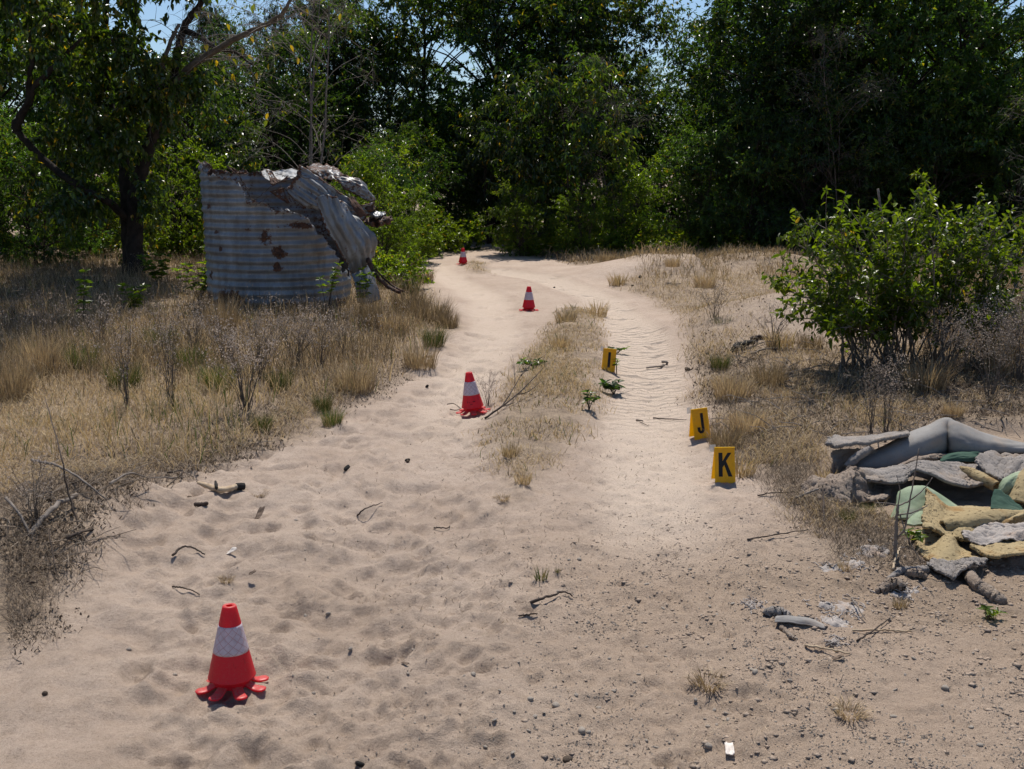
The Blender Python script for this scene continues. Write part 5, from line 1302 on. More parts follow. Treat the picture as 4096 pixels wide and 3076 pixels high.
# matted pale straw lying on both verges
grass_patch('dry_straw', straw_l, 60000, -13, -.3, 5.0, 20, 301, (.05, .15), (1.3, .2), (.55, .13, .2), (.0014, .003), noise_s=2.2, thr=.33)
grass_patch('dry_straw', mr, 40000, .2, 13, 4.8, 21, 302, (.04, .13), (1.3, .2), (.53, .13, .2), (.0014, .003), noise_s=2.4, thr=.45)
grass_patch('dry_straw', mm, 5500, -4, 4, 5.8, 20, 303, (.03, .09), (1.3, .2), (.54, .14, .25), (.0014, .0028), noise_s=2.6, thr=.58)
# standing grass: knee high behind, short in front
tall_l = straw_l * sstep(7.3, 9.2, YY + .5 * np.minimum(0, XX + 2.2) * 0) * sstep(.1, .6, sdL)
grass_patch('standing_grass', tall_l, 38000, -13, -.8, 7.3, 21, 304, (.09, .32), (.75, .38), (.22, .22, .35), (.0014, .0028), noise_s=1.4, thr=.34)
grass_patch('standing_grass', straw_l, 9000, -13, -.3, 6.0, 20, 305, (.08, .22), (.6, .3), (.62, .28, .3), noise_s=2.6, thr=.55)
grass_patch('standing_grass', mr, 9000, .2, 13, 5.8, 22, 306, (.05, .15), (.98, .35), (.42, .22, .3), (.0014, .003), noise_s=1.9, thr=.55)
behind_bush = mr * sstep(9.2, 10.2, YY) * sstep(.34, .42, XX / np.maximum(YY, 1)) * sstep(17, 15, YY)
grass_patch('standing_grass', behind_bush, 16000, 1, 13, 8.5, 21, 307, (.18, .5), (.6, .35), (.24, .16, .2), (.0014, .003), noise_s=1.3, thr=.3)
grass_patch('standing_grass', mm, 2200, -4, 4, 5.8, 20, 308, (.03, .09), (1.05, .3), (.58, .26, .3), noise_s=2.5, thr=.52)
mound = mr * sstep(15.5, 17.5, YY) * sstep(6.5, 5, XX)
grass_patch('standing_grass', mound, 5000, -1, 6, 14, 22, 309, (.08, .24), (.9, .35), (.48, .16, .2), noise_s=1.6, thr=.42)
grass_patch('standing_grass', ml * sstep(18, 20, YY), 6000, -6, 0, 17, 26, 310, (.12, .32), (.5, .3), (.60, .22, .2), noise_s=1.4, thr=.35)
# dark dry litter along the edges and under the shrubs
edge_l = ml * sstep(1.1, .1, sdL) * sstep(11, 7.5, YY)
grass_patch('leaf_litter', np.maximum(edge_l, .0), 14000, -5.5, -.2, 3.4, 11, 311, (.03, .11), (1.47, .1), (.45, .26, .3), (.0007, .0018), 3.0, .40, 'litter')
bx, by = bb[0], bb[1]
grass_patch('leaf_litter', edge_l, 6000, -5.5, -.2, 3.4, 11, 319, (.012, .04), (1.42, .14), (.40, .24, .3), (.003, .007), 3.0, .40, 'litter')
lit_r = mr * np.exp(-((XX - bx + .6) / 2.3) ** 2 - ((YY - by + .6) / 1.8) ** 2)
grass_patch('leaf_litter', lit_r, 22000, .8, 8, 6.2, 11.5, 312, (.03, .10), (1.46, .1), (.40, .26, .2), (.001, .0026), None, .3, 'litter')
grass_patch('leaf_litter', lit_r, 8000, .8, 8, 6.2, 11.5, 320, (.015, .05), (1.42, .14), (.34, .24, .3), (.004, .009), 3.0, .40, 'litter')
grass_patch('leaf_litter', mr * sstep(7.2, 6, YY) * sstep(.9, 0, sdR), 9000, .6, 4, 4.4, 7.2, 313, (.025, .09), (1.47, .1), (.45, .26, .2), (.0007, .0018), 3, .35, 'litter')
far_l = ml * sstep(14, 17, YY); far_r = mr * sstep(17, 20, YY)
grass_patch('leaf_litter', np.maximum(far_l, far_r), 16000, -14, 14, 14, 25.9, 314, (.03, .10), (1.35, .2), (.3, .2, .2), (.004, .010), 1.5, .3, 'litter')
sandm = sand * (1 - .0)
grass_patch('dry_fragments', sandm, 1300, -2.4, 2.6, 2.4, 12, 315, (.006, .035), (1.53, .03), (.50, .28, .2), (.001, .003), 2.0, .66, 'litter')
grass_patch('dry_fragments', stony, 1000, -1.5, 4.4, 2.4, 6, 316, (.01, .06), (1.52, .04), (.75, .3, .2), (.0008, .002), 2.2, .64, 'litter')

# small grey seed heads floating over the weedy verge on hair-thin stalks
q = rs(340); P = scatter(1300, tall_l, -13, -.8, 7.3, 17, 341, 1.0, 1.0, .38)
hh = q.uniform(.12, .42, len(P)); top = P + np.stack([q.normal(0, .06, len(P)), q.normal(0, .06, len(P)), hh], -1)
M['seed'] = leaf_material('seed_heads', [(0, (.14, .11, .085)), (.6, (.30, .245, .20)), (1, (.46, .39, .33))], .25, .8, (1, 1, 1), spec=.1)
mb = MB(); twig_prisms(mb, P, top, .0014, .0008); tag(mb.build('weed_stalks', M['twig_dark'], smooth=False), kind='stuff')
mb = MB(); k = 6; ti = np.repeat(np.arange(len(P)), k)
c_ = top[ti] + q.normal(0, .022, (len(ti), 3)); leaf_quads(mb, c_, q.normal(0, 1, (len(ti), 3)), .017 * q.uniform(.5, 1.3, len(ti)), .009, q, q.uniform(.3, 1, len(ti)))
tag(mb.build('weed_seed_heads', M['seed'], smooth=False), kind='stuff')

# low green growth on the shaded floor of the wood
q = rs(330); P = scatter(5200, (np.maximum(vegL, vegR) * sstep(20.5, 22.5, YY) + (YY > 26)), -17, 17, 20, 40, 331, 1.0, .7, .42)
mb = MB(); k = 7; ti = np.repeat(np.arange(len(P)), k)
pp = P[ti] + q.normal(0, .10, (len(ti), 3)) * np.array([1, 1, 0]); pp[:, 2] += np.abs(q.normal(.12, .12, len(ti)))
leaf_quads(mb, pp, q.normal(0, 1, (len(ti), 3)) * np.array([1, 1, .5]), .12 * q.uniform(.6, 1.3, len(ti)), .05, q, q.rand(len(ti)))
tag(mb.build('undergrowth', M['leaf_bright'], smooth=False), kind='stuff')

# ---------------------------------------------------------------- tussocks and weeds one can pick out
def tussock_mesh(name, seed, n, L, spread, tint, lean=.55):
    q = rs(seed); a = q.uniform(0, 6.28, n); r_ = spread * np.sqrt(q.rand(n))
    P = np.stack([r_ * np.cos(a), r_ * np.sin(a), np.full(n, -.01)], -1)
    mb = MB(); blades(mb, P, L * q.uniform(.5, 1.1, n), q.uniform(.002, .004, n) * 1.4, np.clip(q.normal(lean, .25, n), .05, 1.4), a + q.normal(0, .6, n), np.clip(q.normal(tint, .12, n), 0, 1))
    me = mb.mesh(name, smooth=False); me.materials.append(M['grass']); return me
TUS = {'green': tussock_mesh('grass_tussock', 1, 420, .30, .12, .93), 'dry': tussock_mesh('grass_tussock', 2, 420, .26, .14, .42), 'brown': tussock_mesh('grass_tussock', 3, 420, .28, .15, .24), 'small': tussock_mesh('grass_tussock', 4, 120, .11, .05, .62, .6), 'tall': tussock_mesh('grass_tussock', 5, 420, .55, .16, .34, .35), 'flat': tussock_mesh('grass_tussock', 7, 150, .11, .07, .36, 1.25), 'sprig': tussock_mesh('grass_tussock', 6, 60, .10, .03, .90, .45)}
for kd, px, py, s, lab in [
    ('green', 1735, 1385, .85, 'grey-green grass tussock on the verge beside the sandy track'),
    ('dry', 1680, 1470, 1.0, 'straw-coloured tussock leaning over the track edge below the green one'),
    ('brown', 1735, 1290, 1.25, 'brown bushy grass clump spilling onto the track past the tank'),
    ('brown', 1640, 1255, 1.3, 'brown grass clump on the verge just before the tank'),
    ('brown', 1790, 1310, .8, 'low brown grass clump at the very edge of the sand'),
    ('green', 1640, 1180, 1.0, 'green-tinged grass clump at the foot of the tank flap'),
    ('dry', 1560, 1330, 1.1, 'pale dry grass clump in front of the tank base'),
    ('brown', 1690, 1130, 1.1, 'brown grass clump at the narrowing of the track'),
    ('tall', 1480, 1320, .8, 'tall dry grass clump against the tank wall'),
    ('tall', 890, 1340, .9, 'tall dry grass clump at the shaded side of the tank'),
    ('green', 760, 1480, .9, 'green grass clump among the dry weeds of the verge'),
    ('green', 500, 1560, .9, 'green grass clump beside the tall dry stalks'),
    ('green', 880, 1560, .9, 'fresh green clump below the shaded tank corner'),
    ('green', 330, 1480, .9, 'green clump in the middle of the brown verge grass'),
    ('green', 1120, 1560, .7, 'green clump beside the large fan-shaped weed'),
    ('green', 650, 1400, 1.0, 'green clump before the sunlit weeds by the tank'),
    ('green', 1050, 1720, .45, 'short green clump at the litter edge below the fan-shaped weed'),
    ('green', 2880, 1480, .6, 'green clump at the edge of the sand above the J marker'),
    ('tall', 60, 1600, .7, 'tall brown grass clump at the picture edge'),
    ('tall', 170, 1500, .75, 'tall brown grass clump behind the pale straw'),
    ('small', 2385, 1265, 2.3, 'dry grey tuft at the head of the middle strip'),
    ('small', 2260, 1290, 2.0, 'dry tuft topping the middle strip beside the wheel track'),
    ('small', 2240, 1390, 1.8, 'sparse tuft in the middle strip above the dry branch'),
    ('dry', 2820, 1150, 1.0, 'rusty dry tussock under the sandy bank'),
    ('dry', 2690, 1065, .75, 'pale tussock on top of the sandy mound'),
    ('dry', 2560, 1045, .9, 'pale tussock in the middle of the mound top'),
    ('dry', 2430, 1050, .9, 'pale tussock at the near corner of the mound top'),
    ('brown', 2960, 1070, 1.0, 'brown tussock in the shade behind the sandy bank'),
    ('small', 2470, 1140, 2.4, 'small dry tuft on the sloping sand below the mound'),
    ('dry', 2930, 1590, .9, 'reddish dry tussock beside the track opposite the I marker'),
    ('brown', 3075, 1540, .8, 'dark tussock in the litter near the charred log'),
    ('brown', 3240, 1400, .7, 'dark low tussock on the bare sand hump'),
    ('small', 3120, 1390, 2.2, 'small tuft below the thin dead stems on the hump'),
    ('dry', 2990, 1730, .8, 'pale tussock behind the J marker'),
    ('dry', 2900, 1790, .7, 'flattened tussock brushing the side of the J marker'),
    ('small', 2960, 1900, 1.6, 'sparse dry tuft behind the K marker'),
    ('small', 3325, 1935, 1.3, 'upright dry tuft growing against the carpet slab'),
    ('green', 3390, 2090, .28, 'small green tuft in front of the soil-caked carpet'),
    ('green', 3470, 2060, .26, 'small green tuft in the hollow below the wavy carpet'),
    ('dry', 3810, 1660, .45, 'dry tuft standing on the straw behind the carpet ridge'),
    ('small', 2040, 1820, .9, 'low green-grey tuft at the foot of the middle strip'),
    ('small', 2090, 1930, .8, 'sparse tuft in the sand left of the K marker'),
    ('sprig', 2165, 2320, .75, 'lone green sprig in the open sand'),
    ('sprig', 2230, 2290, .35, 'tiny green sprig next to the lone sprig'),
    ('flat', 2010, 2000, .5, 'tiny dry tuft in the trampled sand below the middle strip'),
    ('flat', 1040, 1985, .5, 'dark flattened tuft beside the bleached driftwood'),
    ('flat', 905, 2325, .4, 'withered root tuft on the sand above the close cone'),
    ('flat', 2830, 2740, .7, 'flattened dry tuft among the stones at the bottom'),
    ('flat', 3400, 2860, .62, 'dry tuft with grey stones in the bare crusted soil'),
    ('sprig', 3960, 2480, .5, 'small green and rusty seedling tuft on the bare soil'),
    ('small', 3600, 2430, .5, 'green tuft poking through the shredded carpet fibres'),
    ('small', 3380, 2280, .5, 'green tuft growing through a grey fibre clump'),
    ('green', 1330, 1700, .5, 'short green tuft on the litter bank beside the track'),
    ('green', 1290, 1640, .5, 'green tuft between the grey weeds and the track'),
    ('dry', 1420, 1560, 1.0, 'pale tussock right of the grey flowering weeds'),
    ('green', 2890, 1330, .7, 'greenish tuft at the foot of the sandy slope'),
    ('brown', 3700, 1560, 1.0, 'dark grass clump in the shadow of the green bush'),
    ('tall', 4000, 1500, .9, 'tall dry clump in the weeds under the green bush'),
]:
    p = GP(px, py); o = link('grass_tussock', TUS[kd], None, None, tuple(p), (0, 0, rs(px + py).uniform(0, 6.28)), s)
    tag(o, lab, 'grass tuft', 'grass tufts')

# grey dead weeds: dark stems with fluffy seed heads
def weed_meshes(seed, n, h, spread, heads=9, curve_=.25):
    q = rs(seed); st, hd = MB(), MB()
    for k in range(n):
        a = q.uniform(0, 6.28); l = h * q.uniform(.65, 1.15)
        d = np.array([math.cos(a), math.sin(a), 0]) * spread * q.uniform(.3, 1.0)
        P = curve([[d[0] * .08, d[1] * .08, -.02], [d[0] * .35, d[1] * .35, l * .5], [d[0], d[1], l]], 10); P[1:] += q.normal(0, .006, (9, 3))
        tube(st, P, np.linspace(.0030, .0012, 10), 5, .5, False)
        for j in range(5):
            i = q.randint(5, 10); b = P[i] + np.array([q.normal(0, .05), q.normal(0, .05), q.uniform(.03, .09)])
            tube(st, np.array([P[i], (P[i] + b) / 2 + q.normal(0, .004, 3), b]), .0012, 3, .5, False)
            c = b + q.normal(0, .018, (heads, 3))
            leaf_quads(hd, c, q.normal(0, 1, (heads, 3)), .016 * q.uniform(.6, 1.3, heads), .010, q, q.uniform(.45, .9, heads))
    a, b = st.mesh('weed_stems'), hd.mesh('seed_heads', smooth=False)
    a.materials.append(M['weed_stem']); b.materials.append(M['seed']); return a, b
M['weed_stem'] = simple('weed_stem', (.07, .055, .045), (.17, .14, .115), 30, .85, .25, .3, .003)
WD = [weed_meshes(1, 20, .52, .34), weed_meshes(2, 11, .62, .16), weed_meshes(3, 14, .45, .30, 6)]
for v, px, py, s, rot, lab in [
    (0, 985, 1640, 1.02, 0, 'large fan-shaped grey dead weed in front of the tank'),
    (0, 1040, 1520, .95, 70, 'grey dead weed close behind the large fan-shaped one'),
    (0, 1180, 1480, .9, 140, 'grey fluffy dead weed below the rust hole of the tank'),
    (2, 1280, 1480, .9, 30, 'grey dead weed beneath the tank front towards the track'),
    (2, 900, 1470, .9, 200, 'grey dead weed at the shaded tank corner'),
    (1, 690, 1640, 1.0, 10, 'tall thin dead stalks standing in the straw left of the fan-shaped weed'),
    (1, 510, 1640, .9, 120, 'thin dead stalks in the straw near the tall brown grass'),
    (2, 1380, 1420, .8, 240, 'low grey dead weed at the track side of the tank'),
    (2, 780, 1420, 1.0, 300, 'grey dead weed in the half shade left of the tank'),
    (2, 400, 1420, 1.0, 20, 'grey dead weed in the tree shade of the left verge'),
    (2, 180, 1390, 1.0, 90, 'grey dead weed in deep shade at the picture edge'),
    (2, 3090, 1400, .85, 45, 'thin brown dead stems standing on the bare sand hump'),
    (1, 3480, 1770, .8, 60, 'dark leaning bare stems directly behind the carpet slab'),
    (1, 3540, 1760, .75, 190, 'second bundle of dark bare stems behind the carpet slab'),
    (0, 3920, 1500, 1.1, 25, 'large grey dead weed under the far end of the green bush'),
    (0, 4040, 1420, 1.2, 110, 'grey dead weed at the picture edge behind the bush stems'),
    (2, 3830, 1420, 1.1, 260, 'grey dead weed standing inside the bush shadow'),
    (0, 4150, 1560, 1.2, 60, 'grey dead weed cut by the picture edge under the bush'),
    (0, 3700, 1480, .9, 15, 'grey dead weed hiding the bush stems near the charred stump'),
    (0, 3800, 1540, 1.0, 75, 'grey dead weed in front of the bush at its shaded middle'),
    (0, 3960, 1600, 1.0, 135, 'grey dead weed in the litter below the bush end'),
    (0, 4080, 1530, 1.1, 195, 'grey dead weed touching the picture edge below the bush'),
    (2, 2850, 1290, .8, 10, 'sparse dead weed at the foot of the sand bank'),
    (2, 140, 2080, .55, 40, 'small dark dead weed on the litter mound'),
    (2, 1950, 1620, .5, 0, 'small dead weed at the tip of the middle strip behind the leaning cone'),
]:
    p = GP(px, py); t = thing('dead_weed', lab, 'dead weed', tuple(p), (0, 0, R_(rot)), 'grey dead weeds'); t.scale = (s, s, s)
    o = link('stems', WD[v][0], None, t); o['kind'] = 'stuff'; o = link('seed_heads', WD[v][1], None, t); o['kind'] = 'stuff'

# broad-leaved green plants
def leafy_plant(name, label, cat, px, py, sc_, seed, stems_, L, W, mat, h, spread, whorl=7, rows=4, pink=False):
    p = GP(px, py); t = thing(name, label, cat, tuple(p)); q = rs(seed)
    P_, D_, L_, T_ = [], [], [], []
    for k in range(stems_):
        a = q.uniform(0, 6.28); l = h * q.uniform(.7, 1.1) * sc_; d = np.array([math.cos(a), math.sin(a), 0]) * spread * sc_ * q.uniform(.3, 1)
        P = curve([p + np.array([0, 0, -.01]), p + d * .4 + np.array([0, 0, l * .55]), p + d + np.array([0, 0, l])], 12)
        mb = MB(); tube(mb, P, np.linspace(.004, .002, 12) * (.6 + .4 * sc_), 5, .5, True); mb.build('stem', M['twig_dark'], t)
        for j in range(rows):
            c = P[11 - j * 2] if j < 5 else P[2]
            for w in range(whorl):
                aa = w * 6.28 / whorl + q.uniform(-.4, .4)
                P_.append(c); D_.append([math.cos(aa), math.sin(aa), q.uniform(-.25, .7 - .15 * j)]); L_.append(L * sc_ * q.uniform(.65, 1.15)); T_.append(q.rand() * .9)
    leaf_objects(t, np.array(P_), np.array(D_), np.array(L_), np.array(T_), mat, seed)
    return t
leafy_plant('leafy_weed', 'bright yellow-green weed group in the sun just left of the tank', 'plant', 800, 1215, 1.0, 41, 9, .10, .04, 'leaf_bright', .50, .42)
leafy_plant('leafy_weed', 'bright green weed growing close to the shaded tank wall', 'plant', 850, 1160, 1.0, 42, 5, .10, .04, 'leaf_bright', .62, .16)
leafy_plant('leafy_weed', 'sunlit green weed between the dark trunk and the bright weed group', 'plant', 640, 1160, 1.0, 43, 6, .10, .04, 'leaf_bright', .50, .30)
leafy_plant('leafy_weed', 'low green weed in the half shade before the dark trunk', 'plant', 530, 1260, .9, 44, 5, .10, .04, 'leaf_bright', .35, .25)
leafy_plant('leafy_weed', 'thin dark-stemmed weed with leafy tips against the tank wall', 'plant', 1310, 1290, 1.0, 45, 4, .07, .03, 'leaf_bright', .62, .22, rows=3)
leafy_plant('leafy_weed', 'green weed growing before the hanging tank sheet', 'plant', 1440, 1270, 1.0, 46, 5, .07, .03, 'leaf_bright', .52, .25)
leafy_plant('leafy_weed', 'small yellow-green weed on the verge beside the tank rim bars', 'plant', 1640, 1180, .9, 47, 4, .07, .03, 'leaf_bright', .35, .15)
leafy_plant('leafy_weed', 'lone upright weed standing in the shaded grass', 'plant', 335, 1330, 1.0, 48, 2, .09, .04, 'leaf_bright', .6, .12)
leafy_plant('seedling', 'green seedling growing in front of the I marker', 'seedling', 2466, 1500, .8, 49, 2, .045, .025, 'leaf_bright', .20, .03, whorl=4, rows=3)
leafy_plant('seedling', 'low spreading green seedling on the sand below the I marker', 'seedling', 2455, 1578, 1.0, 50, 8, .055, .03, 'leaf', .09, .10, whorl=5, rows=3)
leafy_plant('seedling', 'two-leaved green seedling at the edge of the middle strip', 'seedling', 2355, 1640, 1.0, 51, 4, .05, .03, 'leaf', .11, .07, whorl=4, rows=3)
leafy_plant('seedling', 'greyish creeping plant lying on the middle strip', 'seedling', 2140, 1470, 1.0, 52, 8, .045, .02, 'leaf', .06, .16, whorl=5, rows=3)
leafy_plant('seedling', 'small creeping plant behind the I marker', 'seedling', 2470, 1412, 1.0, 53, 4, .05, .02, 'leaf', .05, .10, whorl=4, rows=2)
leafy_plant('seedling', 'green weed hanging low beneath the bush branches', 'seedling', 3200, 1320, 1.0, 54, 6, .05, .02, 'leaf', .25, .15, whorl=5, rows=4)
leafy_plant('seedling', 'little green plant at the base of the dead sapling', 'seedling', 3640, 2190, .8, 55, 4, .05, .02, 'leaf_bright', .08, .07, whorl=4, rows=2)
leafy_plant('seedling', 'rusty and green seedling flat on the crusted soil', 'seedling', 3945, 2480, .8, 56, 4, .045, .02, 'leaf_bright', .05, .07, whorl=4, rows=2)

# ---------------------------------------------------------------- dead sapling, branches, sticks
def branchy(name, label, cat, mat, paths, group=None):
    """paths: lists of (px, py, height above ground or None, r0, r1) laid out by hand in metres"""
    allp = [p for path, _, _ in paths for p in path]
    c = np.array(allp[0]); t = thing(name, label, cat, tuple(c), group=group)
    for k, (path, r0, r1) in enumerate(paths):
        n = max(8, len(path) * 5); q = rs(k + int(abs(c[0]) * 1000))
        P = curve(path, n); P[1:-1] += q.normal(0, r0 * .16, (n - 2, 3))
        mb = MB(); tube(mb, P, np.linspace(r0, r1, n), 7, .5, True, .15, q); mb.build('stem' if k == 0 else 'side_branch', M[mat], t)
    return t
sb = GP(3578, 2238); ds = sb[1]
branchy('dead_sapling', 'thin leafless sapling standing in front of the green foam', 'sapling', 'twig_grey', [
    ([tuple(sb - np.array([0, 0, .03])), PD(3583, 2150, ds), PD(3588, 2060, ds), PD(3592, 2020, ds)], .0085, .006),
    ([PD(3586, 2155, ds), PD(3620, 2110, ds - .02), PD(3640, 2000, ds - .03), PD(3660, 1890, ds - .04), PD(3676, 1795, ds - .04)], .005, .002),
    ([PD(3590, 2025, ds), PD(3650, 1995, ds), PD(3700, 1950, ds), PD(3730, 1910, ds)], .004, .0015),
    ([PD(3590, 2060, ds), PD(3650, 2050, ds), PD(3710, 2022, ds)], .004, .002),
    ([PD(3590, 2020, ds), PD(3540, 2012, ds), PD(3500, 2010, ds)], .003, .0015),
    ([PD(3592, 2020, ds), PD(3600, 1960, ds), PD(3585, 1900, ds)], .003, .001),
    ([PD(3600, 2060, ds), PD(3630, 2150, ds - .03), PD(3690, 2255, ds - .05)], .003, .0015)])
def gp(px, py, h=.0): return GP(px, py) + np.array([0, 0, h])
b0 = GP(1945, 1675)
branchy('dry_branch', 'dry forked branch lying across the middle strip next to the leaning cone', 'branch', 'twig_dark', [
    ([gp(1940, 1678, .01), gp(2010, 1640, .03), gp(2080, 1600, .06), gp(2130, 1570, .10), gp(2175, 1530, .12)], .008, .002),
    ([gp(2010, 1640, .03), gp(2060, 1590, .09), gp(2085, 1560, .12), gp(2110, 1530, .14)], .005, .0015),
    ([gp(2070, 1605, .05), gp(2110, 1600, .06), gp(2150, 1580, .08), gp(2170, 1560, .10)], .004, .0015),
    ([gp(2000, 1645, .03), gp(2050, 1630, .03), gp(2060, 1625, .03)], .004, .0015),
    ([gp(2085, 1560, .11), gp(2120, 1530, .14), gp(2150, 1500, .17)], .003, .001),
    ([gp(2060, 1560, .06), gp(2058, 1500, .06), gp(2050, 1440, .05)], .003, .001)])
branchy('dry_twig', 'two thin bent twigs lying on the sand at the foot of the leaning cone', 'twig', 'twig_dark', [([gp(1790, 1622, .01), gp(1815, 1625, .02), gp(1845, 1640, .01)], .004, .002), ([gp(1800, 1642, .01), gp(1820, 1646, .01), gp(1850, 1642, .01)], .004, .002)])
branchy('curved_stick', 'curved pale stick lying on the sand past the I marker', 'stick', 'twig_grey', [([gp(2585, 1475, .01), gp(2630, 1473, .015), gp(2662, 1470, .02), gp(2668, 1460, .025), gp(2650, 1456, .02)], .007, .012)])
branchy('long_twig', 'long thin twig on the sand pointing at the J marker', 'twig', 'twig_dark', [([gp(2612, 1677, .01), gp(2680, 1683, .012), gp(2745, 1690, .02)], .005, .002)])
branchy('dry_twig', 'short forked twig on the sand between the middle strip and the J marker', 'twig', 'twig_dark', [([gp(2545, 1685, .008), gp(2572, 1690, .012)], .006, .004), ([gp(2560, 1692, .008), gp(2595, 1710, .01)], .003, .0015)])
branchy('charred_log', 'charred split log lying on the litter slope below the bush', 'log', 'charcoal', [([gp(2935, 1410, .03), gp(2960, 1400, .05), gp(3000, 1390, .05), gp(3018, 1388, .04)], .030, .022), ([gp(2930, 1415, .02), gp(2925, 1412, .03)], .016, .01)])
branchy('fallen_branch', 'weathered fallen branch with a dark knot on the hump below the bush', 'branch', 'twig_dark', [([gp(3015, 1378, .05), gp(3040, 1374, .06), gp(3100, 1376, .04), gp(3160, 1380, .02)], .028, .010), ([gp(3010, 1372, .04), gp(3020, 1380, .05)], .035, .03)])
branchy('fallen_branch', 'long thin grey branch lying in the litter below the weathered one', 'branch', 'twig_grey', [([gp(3000, 1425, .02), gp(3050, 1415, .04), gp(3110, 1405, .03)], .010, .006)])
branchy('charred_stump', 'black charred stump standing in the bush shadow', 'stump', 'charcoal', [([gp(3445, 1420, -.02), gp(3443, 1400, .04), gp(3448, 1385, .10)], .045, .020), ([gp(3450, 1420, .0), gp(3460, 1405, .06), gp(3455, 1395, .12)], .030, .012)])
branchy('leaning_twig', 'bare leaning twig rising from the sandy hump towards the bush', 'twig', 'twig_dark', [([gp(3100, 1400, .0), gp(3100, 1390, .12), gp(3130, 1370, .22), gp(3200, 1360, .34)], .006, .002)])
# bleached driftwood with one blackened end
dw = GP(880, 1970); t = thing('driftwood', 'bleached forked driftwood piece with a burnt black end', 'driftwood', tuple(dw))
mb = MB(); q = rs(4); P = curve([gp(792, 1950, .028), gp(830, 1965, .03), gp(880, 1975, .022), gp(930, 1968, .024), gp(952, 1962, .024)], 26)
tube(mb, P, np.interp(np.linspace(0, 1, 26), [0, .15, .5, .8, 1], [.008, .016, .019, .017, .018]), 10, .5, True, .14, q, flat=.8); mb.build('shaft', M['wood'], t)
mb = MB(); tube(mb, curve([gp(868, 1975, .03), gp(864, 1962, .05)], 6), [.009, .009, .008, .008, .007, .006], 8, .5, True, .2, q); mb.build('stub', M['charcoal'], t)
mb = MB(); tube(mb, curve([gp(948, 1963, .024), gp(965, 1962, .023), gp(976, 1962, .023)], 8), .0195, 12, .5, True, .03, q); mb.build('burnt_end', M['charcoal'], t)
branchy('cut_stick', 'short dark cut stick on the sand under the driftwood', 'stick', 'twig_dark', [([gp(780, 2028, .012), gp(830, 2026, .014)], .011, .010)])
for lab, pts, r0, r1, mat in [
    ('pale stick poking out of the litter mound towards the sand', [(112, 2180, .03), (170, 2120, .05), (230, 2070, .06), (310, 2020, .05)], .014, .010, 'twig_grey'),
    ('long dark stick running down the side of the litter mound', [(180, 2255, .02), (240, 2200, .03), (300, 2165, .03), (400, 2135, .03)], .010, .006, 'twig_dark'),
    ('thin grey stick lying over the litter above the mound', [(130, 1880, .06), (210, 1915, .08), (300, 1960, .08), (430, 2030, .04)], .008, .004, 'twig_grey'),
    ('thin stick slanting over the lower part of the litter mound', [(30, 2060, .08), (90, 2150, .10), (150, 2230, .05), (190, 2280, .02)], .007, .004, 'twig_grey'),
    ('dark stick at the picture edge low on the mound', [(0, 2330, .03), (70, 2338, .03), (140, 2350, .02)], .008, .005, 'twig_dark'),
    ('thin twig sticking up from the mound by the sand', [(320, 2125, .0), (280, 2060, .12), (250, 1960, .22), (200, 1830, .36)], .005, .002, 'twig_dark'),
    ('thin twig standing at the front of the mound', [(245, 2375, .0), (220, 2290, .06), (205, 2220, .12)], .004, .002, 'twig_dark'),
    ('forked twig lying on the litter beside the driftwood', [(670, 1912, .03), (735, 1918, .05), (680, 1960, .03)], .006, .003, 'twig_dark'),
    ('grey twig along the edge of the litter bank', [(440, 1960, .03), (520, 1930, .05), (600, 1938, .04), (740, 1930, .03)], .006, .003, 'twig_grey'),
    ('crooked thin twig on the sand below the grassy bank', [(1430, 2070, .01), (1460, 2050, .02), (1530, 2025, .02)], .005, .002, 'twig_dark'),
    ('forked stick half buried in the sand under the lone sprig', [(2100, 2425, .01), (2160, 2415, .02), (2210, 2400, .02), (2250, 2380, .015), (2290, 2395, .01)], .007, .003, 'twig_dark'),
    ('thin straight twig below the forked stick in the sand', [(2075, 2470, .006), (2150, 2460, .008)], .004, .003, 'twig_dark'),
    ('small twig below the tiny dry tuft', [(1735, 2115, .006), (1790, 2120, .012), (1800, 2110, .01)], .004, .002, 'twig_dark'),
    ('long pale straw stalk lying on the crusted soil', [(3410, 2530, .008), (3530, 2530, .01), (3650, 2535, .008)], .004, .003, 'wood'),
    ('thin dark twig crossing the pale straw stalk', [(3428, 2568, .005), (3500, 2530, .014), (3560, 2480, .01)], .004, .002, 'twig_dark'),
    ('bundle of dry stalks beside the buried carpet', [(3220, 2588, .006), (3300, 2605, .012), (3400, 2620, .006)], .005, .003, 'wood'),
    ('curved twig beside the shredded fibres', [(3405, 2410, .02), (3425, 2450, .03), (3460, 2490, .012)], .004, .002, 'twig_grey'),
    ('pale bent twig below the dead sapling', [(3572, 2290, .012), (3580, 2250, .02), (3600, 2215, .03)], .006, .003, 'wood'),
    ('dark stick poking out of the soil-caked carpet', [(3180, 2015, .03), (3230, 2010, .05), (3270, 2000, .06)], .006, .005, 'twig_grey'),
    ('dark straight peg standing in front of the soil-caked carpet', [(3296, 2105, -.01), (3294, 2070, .04), (3288, 2020, .09)], .006, .005, 'twig_dark'),
    ('long thin twig pointing from the sand to the carpet heap', [(2990, 2165, .008), (3090, 2150, .012), (3230, 2130, .015)], .004, .002, 'twig_dark'),
    ('thin root stretched on the sand right of the K marker', [(3030, 1990, .01), (3090, 1982, .015), (3230, 1982, .02)], .004, .002, 'twig_dark'),
    ('bent twig in the sand at the left foreground', [(690, 2350, .004), (740, 2370, .02), (800, 2385, .008)], .004, .002, 'twig_dark'),
    ('branched root fragment on the sand left of the litter scrap', [(690, 2230, .01), (740, 2205, .025), (820, 2225, .01)], .006, .003, 'twig_dark')]:
